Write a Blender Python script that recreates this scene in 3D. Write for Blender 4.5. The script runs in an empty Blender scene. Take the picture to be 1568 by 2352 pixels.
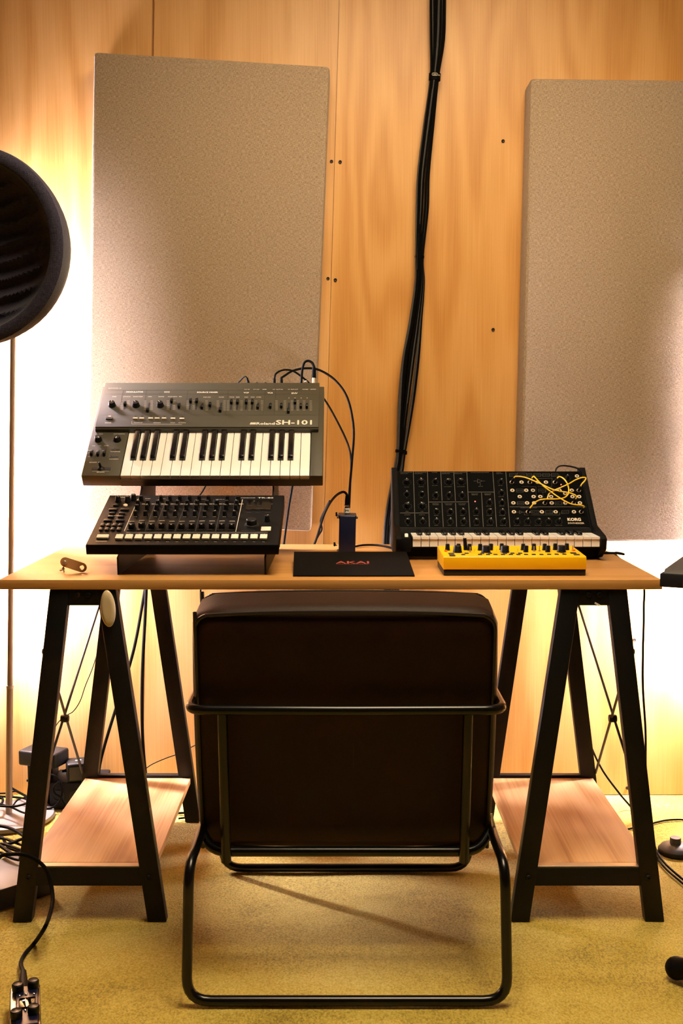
import bpy, bmesh, math, random
from mathutils import Vector, Matrix

# ------------------------------------------------------------------ camera, light, exposure
F_PX = 2600.0
PITCH = math.radians(5.08)
CAM_H = 1.089
scene = bpy.context.scene
COL = scene.collection

cam_data = bpy.data.cameras.new("camera")
cam_data.sensor_fit = 'HORIZONTAL'
cam_data.sensor_width = 24.0
cam_data.lens = 24.0 * F_PX / 1568.0
cam_data.clip_start = 0.05
cam_obj = bpy.data.objects.new("camera", cam_data)
COL.objects.link(cam_obj)
cam_obj.location = (0, 0, CAM_H)
cam_obj.rotation_euler = (math.pi / 2 - PITCH, 0, 0)
scene.camera = cam_obj

world = bpy.data.worlds.new("world")
scene.world = world
world.use_nodes = True
world.node_tree.nodes["Background"].inputs[0].default_value = (1.0, 0.85, 0.66, 1)
world.node_tree.nodes["Background"].inputs[1].default_value = 0.05

GLOBE_EMIT = 600.0          # opal tubes of the two floor lamps
CEILING_EMIT = 21.5         # ceiling light panel over the middle of the room
LAMP_COLOR = (1.0, 0.88, 0.98)
CEIL_COLOR = (1.0, 0.79, 0.50)
vs = scene.view_settings
vs.view_transform = 'Standard'
vs.look = 'None'
vs.gamma = 1.0
vs.exposure = 0.0
vs.use_curve_mapping = False

# ------------------------------------------------------------------ measuring helpers
CP, SP = math.cos(PITCH), math.sin(PITCH)
EYE = Vector((0, 0, CAM_H))
def ray(u, v):
    a, b = (u - 784.0) / F_PX, (1176.0 - v) / F_PX
    return Vector((a, CP + b * SP, -SP + b * CP))
def on_y(u, v, y):
    d = ray(u, v)
    return EYE + d * (y / d.y)
def on_z(u, v, z):
    d = ray(u, v)
    return EYE + d * ((z - CAM_H) / d.z)
def zoom(ox, oy, s):
    return lambda X, Y: (ox + X * s, oy + Y * s)

# ------------------------------------------------------------------ materials
def lin(r, g, b):
    f = lambda c: (c / 255.0 / 12.92) if c / 255.0 <= 0.04045 else ((c / 255.0 + 0.055) / 1.055) ** 2.4
    return (f(r), f(g), f(b), 1.0)
MATS = {}
def base_mat(name, rgb, rough=0.5, metal=0.0, spec=0.5, bump=0.0, bscale=400.0, var=0.0, coat=0.0):
    m = bpy.data.materials.new(name)
    m.use_nodes = True
    nt = m.node_tree
    b = nt.nodes["Principled BSDF"]
    b.inputs["Base Color"].default_value = rgb
    b.inputs["Roughness"].default_value = rough
    b.inputs["Metallic"].default_value = metal
    b.inputs["Specular IOR Level"].default_value = spec
    if coat:
        b.inputs["Coat Weight"].default_value = coat
        b.inputs["Coat Roughness"].default_value = 0.1
    tc = nt.nodes.new("ShaderNodeTexCoord")
    nz = nt.nodes.new("ShaderNodeTexNoise")
    nz.inputs["Scale"].default_value = bscale
    nz.inputs["Detail"].default_value = 2.0
    nt.links.new(tc.outputs["Object"], nz.inputs["Vector"])
    v = max(var, 0.04)
    mix = nt.nodes.new("ShaderNodeMix"); mix.data_type = 'RGBA'
    mix.inputs[6].default_value = tuple(c * (1 - v) for c in rgb[:3]) + (1,)
    mix.inputs[7].default_value = tuple(min(1, c * (1 + v)) for c in rgb[:3]) + (1,)
    nt.links.new(nz.outputs["Fac"], mix.inputs[0])
    nt.links.new(mix.outputs[2], b.inputs["Base Color"])
    if bump:
        bp = nt.nodes.new("ShaderNodeBump")
        bp.inputs["Strength"].default_value = bump
        bp.inputs["Distance"].default_value = 0.002
        nt.links.new(nz.outputs["Fac"], bp.inputs["Height"])
        nt.links.new(bp.outputs["Normal"], b.inputs["Normal"])
    MATS[name] = m
    return m

def wood_mat(name, dark, mid, light, axis, ring=9.0, fibre=380.0, rough=0.42, seed=0.0, bump=0.12, bands=0.55):
    """axis = grain direction (0 x, 1 y, 2 z)"""
    m = bpy.data.materials.new(name)
    m.use_nodes = True
    nt = m.node_tree; N = nt.nodes; L = nt.links
    b = N["Principled BSDF"]
    b.inputs["Roughness"].default_value = rough
    tc = N.new("ShaderNodeTexCoord")
    def mapped(cross, along):
        mp = N.new("ShaderNodeMapping")
        s = [cross] * 3; s[axis] = along
        mp.inputs["Scale"].default_value = s
        mp.inputs["Location"].default_value = (seed, seed * 0.7, seed * 1.3)
        L.new(tc.outputs["Object"], mp.inputs["Vector"])
        return mp
    big = N.new("ShaderNodeTexNoise"); big.inputs["Scale"].default_value = 1.0
    big.inputs["Detail"].default_value = 3.0; big.inputs["Roughness"].default_value = 0.45
    L.new(mapped(3.4, 0.60).outputs[0], big.inputs["Vector"])
    mul = N.new("ShaderNodeMath"); mul.operation = 'MULTIPLY'; mul.inputs[1].default_value = ring * 6.283
    L.new(big.outputs["Fac"], mul.inputs[0])
    sn = N.new("ShaderNodeMath"); sn.operation = 'SINE'; L.new(mul.outputs[0], sn.inputs[0])
    fine = N.new("ShaderNodeTexNoise"); fine.inputs["Scale"].default_value = 1.0
    fine.inputs["Detail"].default_value = 3.0
    L.new(mapped(fibre, fibre * 0.012).outputs[0], fine.inputs["Vector"])
    wide = N.new("ShaderNodeTexNoise"); wide.inputs["Scale"].default_value = 1.0
    wide.inputs["Detail"].default_value = 2.0
    L.new(mapped(9.0, 0.5).outputs[0], wide.inputs["Vector"])
    # combine: 0.5 + ring*.. + fine + wide
    a1 = N.new("ShaderNodeMath"); a1.operation = 'MULTIPLY_ADD'
    a1.inputs[1].default_value = 0.17 * bands / 0.55; a1.inputs[2].default_value = -0.02
    L.new(sn.outputs[0], a1.inputs[0])
    a2 = N.new("ShaderNodeMath"); a2.operation = 'MULTIPLY_ADD'; a2.inputs[1].default_value = 0.62
    L.new(fine.outputs["Fac"], a2.inputs[0]); L.new(a1.outputs[0], a2.inputs[2])
    a3 = N.new("ShaderNodeMath"); a3.operation = 'MULTIPLY_ADD'; a3.inputs[1].default_value = 0.42
    L.new(wide.outputs["Fac"], a3.inputs[0]); L.new(a2.outputs[0], a3.inputs[2])
    cr = N.new("ShaderNodeValToRGB")
    cr.color_ramp.elements[0].position = 0.12; cr.color_ramp.elements[0].color = dark
    cr.color_ramp.elements[1].position = 0.88; cr.color_ramp.elements[1].color = light
    e = cr.color_ramp.elements.new(0.48); e.color = mid
    L.new(a3.outputs[0], cr.inputs[0])
    L.new(cr.outputs[0], b.inputs["Base Color"])
    bp = N.new("ShaderNodeBump"); bp.inputs["Strength"].default_value = bump; bp.inputs["Distance"].default_value = 0.001
    L.new(fine.outputs["Fac"], bp.inputs["Height"]); L.new(bp.outputs[0], b.inputs["Normal"])
    MATS[name] = m
    return m

def fabric_mat(name, c0, c1, scale=420.0, bump=0.5):
    m = bpy.data.materials.new(name); m.use_nodes = True
    nt = m.node_tree; N = nt.nodes; L = nt.links
    b = N["Principled BSDF"]; b.inputs["Roughness"].default_value = 0.95
    b.inputs["Specular IOR Level"].default_value = 0.15
    b.inputs["Sheen Weight"].default_value = 0.15
    tc = N.new("ShaderNodeTexCoord")
    outs = []
    for sc in ((scale, scale, scale * 0.16), (scale * 0.16, scale, scale)):
        mp = N.new("ShaderNodeMapping"); mp.inputs["Scale"].default_value = sc
        L.new(tc.outputs["Object"], mp.inputs["Vector"])
        nz = N.new("ShaderNodeTexNoise"); nz.inputs["Scale"].default_value = 1.0; nz.inputs["Detail"].default_value = 2.0
        L.new(mp.outputs[0], nz.inputs["Vector"]); outs.append(nz)
    ad = N.new("ShaderNodeMath"); ad.operation = 'ADD'
    L.new(outs[0].outputs["Fac"], ad.inputs[0]); L.new(outs[1].outputs["Fac"], ad.inputs[1])
    mr = N.new("ShaderNodeMapRange"); mr.inputs[1].default_value = 0.72; mr.inputs[2].default_value = 1.28
    L.new(ad.outputs[0], mr.inputs[0])
    mix = N.new("ShaderNodeMix"); mix.data_type = 'RGBA'
    mix.inputs[6].default_value = c0; mix.inputs[7].default_value = c1
    L.new(mr.outputs[0], mix.inputs[0]); L.new(mix.outputs[2], b.inputs["Base Color"])
    bp = N.new("ShaderNodeBump"); bp.inputs["Strength"].default_value = bump; bp.inputs["Distance"].default_value = 0.001
    L.new(ad.outputs[0], bp.inputs["Height"]); L.new(bp.outputs[0], b.inputs["Normal"])
    MATS[name] = m
    return m

def carpet_mat(name):
    m = bpy.data.materials.new(name); m.use_nodes = True
    nt = m.node_tree; N = nt.nodes; L = nt.links
    b = N["Principled BSDF"]; b.inputs["Roughness"].default_value = 1.0
    b.inputs["Specular IOR Level"].default_value = 0.05
    b.inputs["Sheen Weight"].default_value = 0.25
    tc = N.new("ShaderNodeTexCoord")
    def nz(sc, det, rough=0.5):
        mp = N.new("ShaderNodeMapping"); mp.inputs["Scale"].default_value = sc
        L.new(tc.outputs["Object"], mp.inputs["Vector"])
        n = N.new("ShaderNodeTexNoise"); n.inputs["Scale"].default_value = 1.0
        n.inputs["Detail"].default_value = det; n.inputs["Roughness"].default_value = rough
        L.new(mp.outputs[0], n.inputs["Vector"]); return n
    pile = nz((260, 170, 260), 3)
    patch = nz((3.2, 4.5, 3), 4, 0.6)
    ad = N.new("ShaderNodeMath"); ad.operation = 'MULTIPLY_ADD'; ad.inputs[1].default_value = 0.75
    L.new(pile.outputs["Fac"], ad.inputs[0])
    sc2 = N.new("ShaderNodeMath"); sc2.operation = 'MULTIPLY_ADD'; sc2.inputs[1].default_value = 0.75; sc2.inputs[2].default_value = -0.25
    L.new(patch.outputs["Fac"], sc2.inputs[0]); L.new(sc2.outputs[0], ad.inputs[2])
    cr = N.new("ShaderNodeValToRGB")
    cr.color_ramp.elements[0].position = 0.25; cr.color_ramp.elements[0].color = lin(136, 116, 42)
    cr.color_ramp.elements[1].position = 0.75; cr.color_ramp.elements[1].color = lin(224, 206, 118)
    e = cr.color_ramp.elements.new(0.5); e.color = lin(198, 174, 78)
    L.new(ad.outputs[0], cr.inputs[0]); L.new(cr.outputs[0], b.inputs["Base Color"])
    bp = N.new("ShaderNodeBump"); bp.inputs["Strength"].default_value = 0.7; bp.inputs["Distance"].default_value = 0.004
    L.new(pile.outputs["Fac"], bp.inputs["Height"]); L.new(bp.outputs[0], b.inputs["Normal"])
    MATS[name] = m
    return m

def emit_mat(name, rgb, strength):
    m = bpy.data.materials.new(name); m.use_nodes = True
    b = m.node_tree.nodes["Principled BSDF"]
    b.inputs["Base Color"].default_value = tuple(rgb[:3]) + (1,)
    b.inputs["Emission Color"].default_value = tuple(rgb[:3]) + (1,)
    b.inputs["Emission Strength"].default_value = strength
    MATS[name] = m
    return m

PLY_D, PLY_M, PLY_L = lin(196, 140, 74), lin(215, 163, 98), lin(228, 180, 120)
wood_mat('plywood_a', PLY_D, PLY_M, PLY_L, 2, ring=8.0, seed=3.1)
wood_mat('plywood_b', PLY_D, PLY_M, PLY_L, 2, ring=7.0, seed=11.7)
wood_mat('plywood_c', lin(192, 131, 60), lin(212, 156, 84), lin(226, 174, 106), 2, ring=9.0, seed=23.4)
wood_mat('oak_top', lin(158, 104, 50), lin(196, 142, 78), lin(216, 168, 104), 0, ring=5.0, fibre=260, seed=5.0, rough=0.33, bands=0.3)
wood_mat('oak_shelf', lin(164, 116, 68), lin(202, 156, 104), lin(220, 178, 128), 1, ring=9.0, fibre=230, seed=8.0, rough=0.45, bands=0.8)
fabric_mat('panel_fabric', lin(125, 107, 88), lin(184, 162, 137), scale=850.0)
fabric_mat('filter_felt', lin(40, 38, 52), lin(64, 60, 80), scale=700)
carpet_mat('carpet')
base_mat('plaster', lin(96, 76, 56), 0.9, bump=0.1, bscale=60)
base_mat('black_steel', lin(12, 12, 12), 0.5, 0.0, 0.22, bump=0.25, bscale=900)
base_mat('black_tube', lin(10, 10, 11), 0.25, 0.0, 0.4)
base_mat('leather', lin(38, 21, 12), 0.5, 0.0, 0.14, bump=0.18, bscale=220, var=0.25)
base_mat('leather_piping', lin(22, 12, 8), 0.4, 0.0, 0.45, bump=0.1, bscale=300)
base_mat('cable_rubber', lin(6, 6, 6), 0.6, 0.0, 0.06)
base_mat('cable_braid', lin(66, 64, 62), 0.6, 0.0, 0.4, bump=0.6, bscale=700, var=0.5)
base_mat('sh_grey', lin(66, 62, 47), 0.5, 0.0, 0.4, bump=0.15, bscale=1200)
base_mat('sh_dark', lin(54, 50, 38), 0.5)
base_mat('knob_black', lin(11, 11, 11), 0.42, 0.0, 0.3)
base_mat('slot_black', lin(6, 6, 6), 0.7)
base_mat('key_white', lin(246, 241, 236), 0.28, 0.0, 0.5)
base_mat('key_black', lin(10, 10, 11), 0.2, 0.0, 0.6)
base_mat('print_cream', lin(232, 222, 204), 0.6)
base_mat('print_grey', lin(100, 97, 94), 0.6)
base_mat('print_dark', lin(46, 43, 34), 0.6)
base_mat('button_cream', lin(226, 208, 184), 0.4)
base_mat('tr_black', lin(10, 10, 10), 0.5, 0.0, 0.12, bump=0.12, bscale=1500)
base_mat('tr_side', lin(4, 4, 4), 0.6, 0.0, 0.1)
base_mat('ms_black', lin(4, 4, 4), 0.6, 0.0, 0.04, bump=0.08, bscale=1500)
base_mat('ms_cheek', lin(8, 8, 9), 0.6, 0.0, 0.12, bump=0.3, bscale=900)
base_mat('pad_cream', lin(242, 228, 212), 0.35)
base_mat('jack_ring', lin(232, 214, 186), 0.3, 0.0, 0.6)
base_mat('patch_yellow', lin(252, 204, 44), 0.4)
base_mat('case_yellow', lin(255, 192, 4), 0.38)
base_mat('case_black', lin(9, 9, 9), 0.4)
base_mat('orange', lin(236, 92, 24), 0.4)
base_mat('case_card', lin(13, 12, 11), 0.8, 0.0, 0.08, bump=0.15, bscale=1200)
base_mat('akai_red', lin(168, 72, 58), 0.6)
base_mat('navy', lin(8, 16, 50), 0.4)
base_mat('chrome', lin(214, 206, 196), 0.18, 1.0)
base_mat('steel', lin(176, 158, 136), 0.38, 0.6, bump=0.05, bscale=200)
base_mat('brass_steel', lin(206, 166, 120), 0.4, 0.45, bump=0.05, bscale=500)
base_mat('pole_tan', lin(150, 124, 98), 0.4, 0.25)
base_mat('lamp_base', lin(176, 168, 160), 0.4, 0.6)
base_mat('cream_plastic', lin(214, 196, 160), 0.3, coat=0.4)
base_mat('white_tag', lin(236, 232, 226), 0.5)
base_mat('plastic_dark', lin(11, 11, 12), 0.55, 0.0, 0.25, bump=0.1, bscale=900)
base_mat('plastic_grey', lin(58, 56, 54), 0.5)
base_mat('screw_dark', lin(26, 17, 10), 0.5, 0.3)
base_mat('glass_dark', lin(8, 8, 9), 0.08)
emit_mat('globe_glow', LAMP_COLOR, GLOBE_EMIT)
emit_mat('ceiling_glow', CEIL_COLOR, CEILING_EMIT)
emit_mat('led_red', (1.0, 0.12, 0.08), 4.0)
emit_mat('led_pink', (1.0, 0.35, 0.3), 2.5)

# ------------------------------------------------------------------ geometry helpers
class MB:
    """collects shapes, then becomes ONE mesh"""
    def __init__(self):
        self.v, self.f = [], []
    def add(self, verts, faces, M=None):
        n = len(self.v)
        self.v += [tuple(M @ Vector(p)) if M is not None else tuple(p) for p in verts]
        self.f += [tuple(i + n for i in f) for f in faces]
        return self
    def bm(self, bm, M=None):
        bm.verts.index_update()
        vs_ = [v.co.copy() for v in bm.verts]
        fs = [[v.index for v in f.verts] for f in bm.faces]
        bm.free()
        return self.add(vs_, fs, M)
    def box(self, lo, hi, bev=0.0, seg=1, M=None):
        b = bmesh.new()
        bmesh.ops.create_cube(b, size=1.0)
        for v in b.verts:
            v.co = Vector([(lo[i] + hi[i]) / 2 + v.co[i] * (hi[i] - lo[i]) for i in range(3)])
        if bev > 0:
            bmesh.ops.bevel(b, geom=b.edges[:], offset=bev, segments=seg, affect='EDGES', profile=0.5)
        return self.bm(b, M)
    def lathe(self, prof, n=20, M=None, cap0=True, cap1=True):
        """prof: list of (radius, z)"""
        vs_, fs = [], []
        for r, z in prof:
            for k in range(n):
                a = 2 * math.pi * k / n
                vs_.append((r * math.cos(a), r * math.sin(a), z))
        for i in range(len(prof) - 1):
            for k in range(n):
                k2 = (k + 1) % n
                fs.append((i * n + k, i * n + k2, (i + 1) * n + k2, (i + 1) * n + k))
        if cap0: fs.append(tuple(reversed(range(n))))
        if cap1: fs.append(tuple(range((len(prof) - 1) * n, len(prof) * n)))
        return self.add(vs_, fs, M)
    def prism(self, poly, axis, a, b, bev=0.0):
        """poly: 2D points in the two other axes (cyclic order), extruded along axis from a to b"""
        def p3(q, t):
            if axis == 0: return (t, q[0], q[1])
            if axis == 1: return (q[0], t, q[1])
            return (q[0], q[1], t)
        n = len(poly)
        bmq = bmesh.new()
        v0 = [bmq.verts.new(p3(q, a)) for q in poly]
        v1 = [bmq.verts.new(p3(q, b)) for q in poly]
        bmq.faces.new(v0); bmq.faces.new(list(reversed(v1)))
        for i in range(n):
            bmq.faces.new((v0[(i + 1) % n], v0[i], v1[i], v1[(i + 1) % n]))
        bmesh.ops.recalc_face_normals(bmq, faces=bmq.faces[:])
        if bev > 0:
            bmesh.ops.bevel(bmq, geom=bmq.edges[:], offset=bev, segments=2, affect='EDGES', profile=0.5)
        return self.bm(bmq)
    def tube(self, pts, r, n=8, res=6, smooth=True, caps=True):
        pts = [Vector(p) for p in pts]
        path = spline(pts, res) if smooth and len(pts) > 2 else pts
        radii = r if isinstance(r, (list, tuple)) else None
        vs_, fs = [], []
        t0 = (path[1] - path[0]).normalized()
        up = Vector((0, 0, 1)) if abs(t0.z) < 0.9 else Vector((0, 1, 0))
        nrm = (up - t0 * up.dot(t0)).normalized()
        for i, p in enumerate(path):
            if i == 0: t = t0
            elif i == len(path) - 1: t = (path[-1] - path[-2]).normalized()
            else: t = (path[i + 1] - path[i - 1]).normalized()
            nrm = (nrm - t * nrm.dot(t))
            nrm = nrm.normalized() if nrm.length > 1e-6 else t.orthogonal().normalized()
            bn = t.cross(nrm)
            rr = r if radii is None else radii[0] + (radii[1] - radii[0]) * i / (len(path) - 1)
            for k in range(n):
                a = 2 * math.pi * k / n
                vs_.append(p + (nrm * math.cos(a) + bn * math.sin(a)) * rr)
        for i in range(len(path) - 1):
            for k in range(n):
                k2 = (k + 1) % n
                fs.append((i * n + k, i * n + k2, (i + 1) * n + k2, (i + 1) * n + k))
        if caps:
            fs.append(tuple(reversed(range(n)))); fs.append(tuple(range((len(path) - 1) * n, len(path) * n)))
        return self.add(vs_, fs)
    def mesh(self, name, smooth=35):
        me = bpy.data.meshes.new(name)
        me.from_pydata(self.v, [], self.f)
        me.validate()
        if smooth:
            me.shade_smooth()
            me.set_sharp_from_angle(angle=math.radians(smooth))
        me.update()
        return me

def spline(pts, res=6):
    out = []
    P = [pts[0] * 2 - pts[1]] + pts + [pts[-1] * 2 - pts[-2]]
    for i in range(1, len(P) - 2):
        p0, p1, p2, p3 = P[i - 1], P[i], P[i + 1], P[i + 2]
        for k in range(res):
            t = k / res
            out.append(0.5 * ((2 * p1) + (p2 - p0) * t + (2 * p0 - 5 * p1 + 4 * p2 - p3) * t * t
                              + (3 * p1 - p0 - 3 * p2 + p3) * t ** 3))
    out.append(pts[-1])
    return out

def rounded(path, rad, seg=6):
    """polyline with rounded corners"""
    path = [Vector(p) for p in path]
    out = [path[0]]
    for i in range(1, len(path) - 1):
        a, b, c = path[i - 1], path[i], path[i + 1]
        d1, d2 = (a - b), (c - b)
        r = min(rad, d1.length * 0.49, d2.length * 0.49)
        p0, p1 = b + d1.normalized() * r, b + d2.normalized() * r
        for k in range(seg + 1):
            t = k / seg
            out.append(p0 * (1 - t) ** 2 + b * 2 * t * (1 - t) + p1 * t * t)
    out.append(path[-1])
    return out

def world_of(o):
    M = o.matrix_basis.copy()
    while o.parent:
        o = o.parent
        M = o.matrix_basis @ M
    return M
def put(name, me, mat, parent=None, mw=None, local=None):
    """link a mesh (MB or mesh data) as one object; mw = world matrix, local = matrix in the parent's space"""
    if isinstance(me, MB):
        me = me.mesh(name)
    o = bpy.data.objects.new(name, me)
    if mat is not None and len(me.materials) == 0:
        me.materials.append(MATS[mat])
    COL.objects.link(o)
    if parent is not None:
        o.parent = parent
        if local is not None: o.matrix_basis = local
        else: o.matrix_basis = world_of(parent).inverted() @ (mw if mw is not None else Matrix())
    elif mw is not None:
        o.matrix_basis = mw
    return o
def tag(o, label, cat, group=None):
    o["label"] = label; o["category"] = cat
    if group: o["group"] = group
    return o
def struct(o, label):
    o["kind"] = "structure"; o["label"] = label
    return o
def thing(name, loc, label, cat, group=None):
    o = bpy.data.objects.new(name, None)
    o.empty_display_size = 0.05
    COL.objects.link(o)
    o.matrix_basis = Matrix.Translation(loc)
    return tag(o, label, cat, group)
def T(x, y=None, z=None):
    return Matrix.Translation(x if y is None else (x, y, z))
def RX(a): return Matrix.Rotation(a, 4, 'X')
def RY(a): return Matrix.Rotation(a, 4, 'Y')
def RZ(a): return Matrix.Rotation(a, 4, 'Z')

def frame(origin, xdir, ydir):
    x = Vector(xdir).normalized()
    y = Vector(ydir); y = (y - x * y.dot(x)).normalized()
    z = x.cross(y)
    M = Matrix.Identity(4)
    for i in range(3):
        M[i][0], M[i][1], M[i][2], M[i][3] = x[i], y[i], z[i], origin[i]
    return M
class Panel:
    """a flat face of a device: local x right, y up the face, z out of it"""
    def __init__(self, origin, xdir, ydir):
        self.M = frame(origin, xdir, ydir)
        self.I = self.M.inverted()
    def at(self, u, v, h=0.0):
        o = self.I @ EYE
        d = self.I.to_3x3() @ ray(u, v)
        return o + d * ((h - o.z) / d.z)
    def mw(self, p, rot=0.0):
        return self.M @ T(p) @ RZ(rot)

_font_cache = {}
def text_geo(s):
    if s in _font_cache: return _font_cache[s]
    cu = bpy.data.curves.new("lettering", 'FONT')
    cu.body = s; cu.resolution_u = 2
    o = bpy.data.objects.new("lettering_source", cu)
    COL.objects.link(o)
    bpy.context.view_layer.update()
    dg = bpy.context.evaluated_depsgraph_get()
    me = bpy.data.meshes.new_from_object(o.evaluated_get(dg))
    vs_ = [v.co.copy() for v in me.vertices]
    fs = [tuple(p.vertices) for p in me.polygons]
    bpy.data.objects.remove(o); bpy.data.curves.remove(cu); bpy.data.meshes.remove(me)
    _font_cache[s] = (vs_, fs)
    return vs_, fs
def add_text(mb, s, cx, cy, w, h, z=0.0003, shear=0.0, M=None, bold=0.0):
    """flat lettering fitted to a w x h box centred at cx, cy in the XY plane"""
    vs_, fs = text_geo(s)
    if not vs_: return mb
    x0 = min(v.x for v in vs_); x1 = max(v.x for v in vs_)
    y0 = min(v.y for v in vs_); y1 = max(v.y for v in vs_)
    def q(v, dx=0, dy=0):
        fx = (v.x - x0) / (x1 - x0) - 0.5; fy = (v.y - y0) / (y1 - y0) - 0.5
        return (cx + fx * w + shear * fy * h + dx, cy + fy * h + dy, z)
    offs = [(0, 0)] if not bold else [(-bold, 0), (bold, 0), (0, bold), (0, -bold)]
    for k, (dx, dy) in enumerate(offs):
        mb.add([(lambda p: (p[0], p[1], p[2] + k * 2e-5))(q(v, dx, dy)) for v in vs_], fs, M)
    return mb
def line2(mb, p, q, w, z=0.0003):
    p, q = Vector(p[:2]), Vector(q[:2])
    d = (q - p).normalized(); n = Vector((-d.y, d.x)) * w / 2
    mb.add([(*(p - n), z), (*(q - n), z), (*(q + n), z), (*(p + n), z)], [(0, 1, 2, 3)])
    return mb

# ------------------------------------------------------------------ the room
WALL_Y = 3.145
ROOM_X, ROOM_Y0, ROOM_H = 2.2, -1.3, 2.5
random.seed(4)

b = bmesh.new()
bmesh.ops.create_grid(b, x_segments=120, y_segments=120, size=1.0)
from mathutils import noise as mnoise
for v in b.verts:
    v.co.x *= ROOM_X; v.co.y = ROOM_Y0 + (v.co.y + 1) / 2 * (WALL_Y + 0.1 - ROOM_Y0)
    v.co.z = 0.0025 * (mnoise.noise(Vector((v.co.x * 5, v.co.y * 5, 0))) - 0.6)
mb = MB(); mb.bm(b)
struct(put('floor', mb, 'carpet'), 'mustard yellow pile carpet across the whole room')
struct(put('ceiling', MB().box((-ROOM_X, ROOM_Y0, ROOM_H), (ROOM_X, WALL_Y + 0.1, ROOM_H + 0.05)), 'plaster'), 'plain pale ceiling of the studio')
struct(put('wall_left', MB().box((-ROOM_X - 0.05, ROOM_Y0, 0), (-ROOM_X, WALL_Y + 0.1, ROOM_H)), 'plaster'), 'pale side wall beside the lamp')
struct(put('wall_right', MB().box((ROOM_X, ROOM_Y0, 0), (ROOM_X + 0.05, WALL_Y + 0.1, ROOM_H)), 'plaster'), 'pale side wall opposite')
struct(put('wall_front', MB().box((-ROOM_X, ROOM_Y0 - 0.05, 0), (ROOM_X, ROOM_Y0, ROOM_H)), 'plaster'), 'pale wall behind the photographer')

wall = struct(put('wall_back', MB().box((-ROOM_X, WALL_Y + 0.012, 0), (ROOM_X, WALL_Y + 0.1, ROOM_H)), 'plywood_a'),
              'wall clad in orange varnished plywood sheets with visible grain')
def seam(u0, v0, u1, v1):
    p, q = on_y(u0, v0, WALL_Y), on_y(u1, v1, WALL_Y)
    f = lambda z: p.x + (q.x - p.x) * (z - p.z) / (q.z - p.z)
    return f(0.0), f(ROOM_H)
s1 = seam(352, 0, 329, 1600)
s2 = seam(779, 0, 747, 1100)
def sheet(b0, t0, b1, t1, m, dy=0.0):
    put('plywood_sheet', MB().prism([(b0, 0.0), (b1, 0.0), (t1, ROOM_H), (t0, ROOM_H)], 1, WALL_Y + dy, WALL_Y + 0.0118), m, wall)
sheet(-ROOM_X, -ROOM_X, s1[0] - 0.003, s1[1] - 0.003, 'plywood_a', 0.001)
sheet(s1[0] + 0.003, s1[1] + 0.003, s2[0] - 0.0006, s2[1] - 0.0006, 'plywood_b', 0.0)
sheet(s2[0] + 0.0006, s2[1] + 0.0006, ROOM_X, ROOM_X, 'plywood_c', 0.0015)
screw_me = MB().lathe([(0.0046, -0.001), (0.0046, 0.0012), (0.0036, 0.0018), (0.0018, 0.0012)], 12).mesh('screw')
for u, v in ((781, 372), (761, 371), (753, 640), (770, 643), (1155, 324), (1132, 757), (1457, 1470), (1440, 1810)):
    p = on_y(u, v, WALL_Y)
    put('screw', screw_me, 'screw_dark', wall, T(p) @ RX(math.pi / 2))

# ceiling light panel
cl = thing('ceiling_light', (0.25, 1.85, ROOM_H), 'square white light panel set on the studio ceiling', 'light')
q_ = 0.44
put('frame', MB().box((-q_ - 0.04, -q_ - 0.04, -0.03), (q_ + 0.04, -q_, 0)).box((-q_ - 0.04, q_, -0.03), (q_ + 0.04, q_ + 0.04, 0))
    .box((-q_ - 0.04, -q_, -0.03), (-q_, q_, 0)).box((q_, -q_, -0.03), (q_ + 0.04, q_, 0)), 'white_tag', cl, local=Matrix())
put('diffuser', MB().box((-q_, -q_, -0.02), (q_, q_, -0.005)), 'ceiling_glow', cl, local=Matrix())

# ------------------------------------------------------------------ acoustic panels
PF = WALL_Y - 0.095
def acoustic(name_label, quad):
    pts = [on_y(u, v, PF) for u, v in quad]
    c = sum(pts, Vector()) / 4
    m = MB().prism([(p.x - c.x, p.z - c.z) for p in pts], 1, 0.0, WALL_Y - 0.0005 - PF, bev=0.009)
    o = put('acoustic_panel', m, 'panel_fabric', None, T(c.x, PF, c.z))
    tag(o, name_label, 'acoustic panel', 'fabric acoustic panels on the plywood wall')
acoustic('beige fabric acoustic panel hung slightly crooked behind the grey synthesizer', [(215, 118), (757, 152), (714, 1221), (195, 1200)])
acoustic('beige fabric acoustic panel hung straight behind the black patch synthesizer', [(1218, 179), (1760, 186), (1718, 1248), (1189, 1244)])

# ------------------------------------------------------------------ cable bundle on the wall
stations = [(1007, -160, 20), (1007, -60, 22), (1006, 0, 21), (1005, 90, 19), (998, 177, 10.5), (985, 290, 13), (973, 400, 15), (970, 480, 15.5), (963, 590, 9.5),
            (963, 650, 12), (952, 740, 17), (939, 830, 24), (929, 930, 21), (920, 1035, 11), (913, 1085, 12), (904, 1140, 14), (896, 1200, 15), (893, 1260, 15),
            (896, 1330, 18), (902, 1420, 20)]
cbx = on_y(960, 600, 3.10)
bundle = thing('cable_bundle', (cbx.x, 3.10, 0.62), 'thick bundle of black audio cables strapped together down the plywood wall', 'cable')
for k in range(15):
    ph, dr = k * 2 * math.pi / 15, random.uniform(-0.16, 0.16)
    pts = []
    for i, (u, v, hw) in enumerate(stations):
        tie = hw < 11.5
        rr = hw * (0.55 + 0.4 * ((k * 7) % 15) / 15.0)
        a = ph + dr * i
        p = on_y(u + rr * math.cos(a), v, 3.118 + 0.0095 * math.sin(a) * (0.9 if tie else 1.0))
        pts.append(p)
    put('cable', MB().tube(pts, 0.0033, 8, 5), 'cable_braid' if k % 3 == 0 else 'cable_rubber', bundle)
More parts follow.
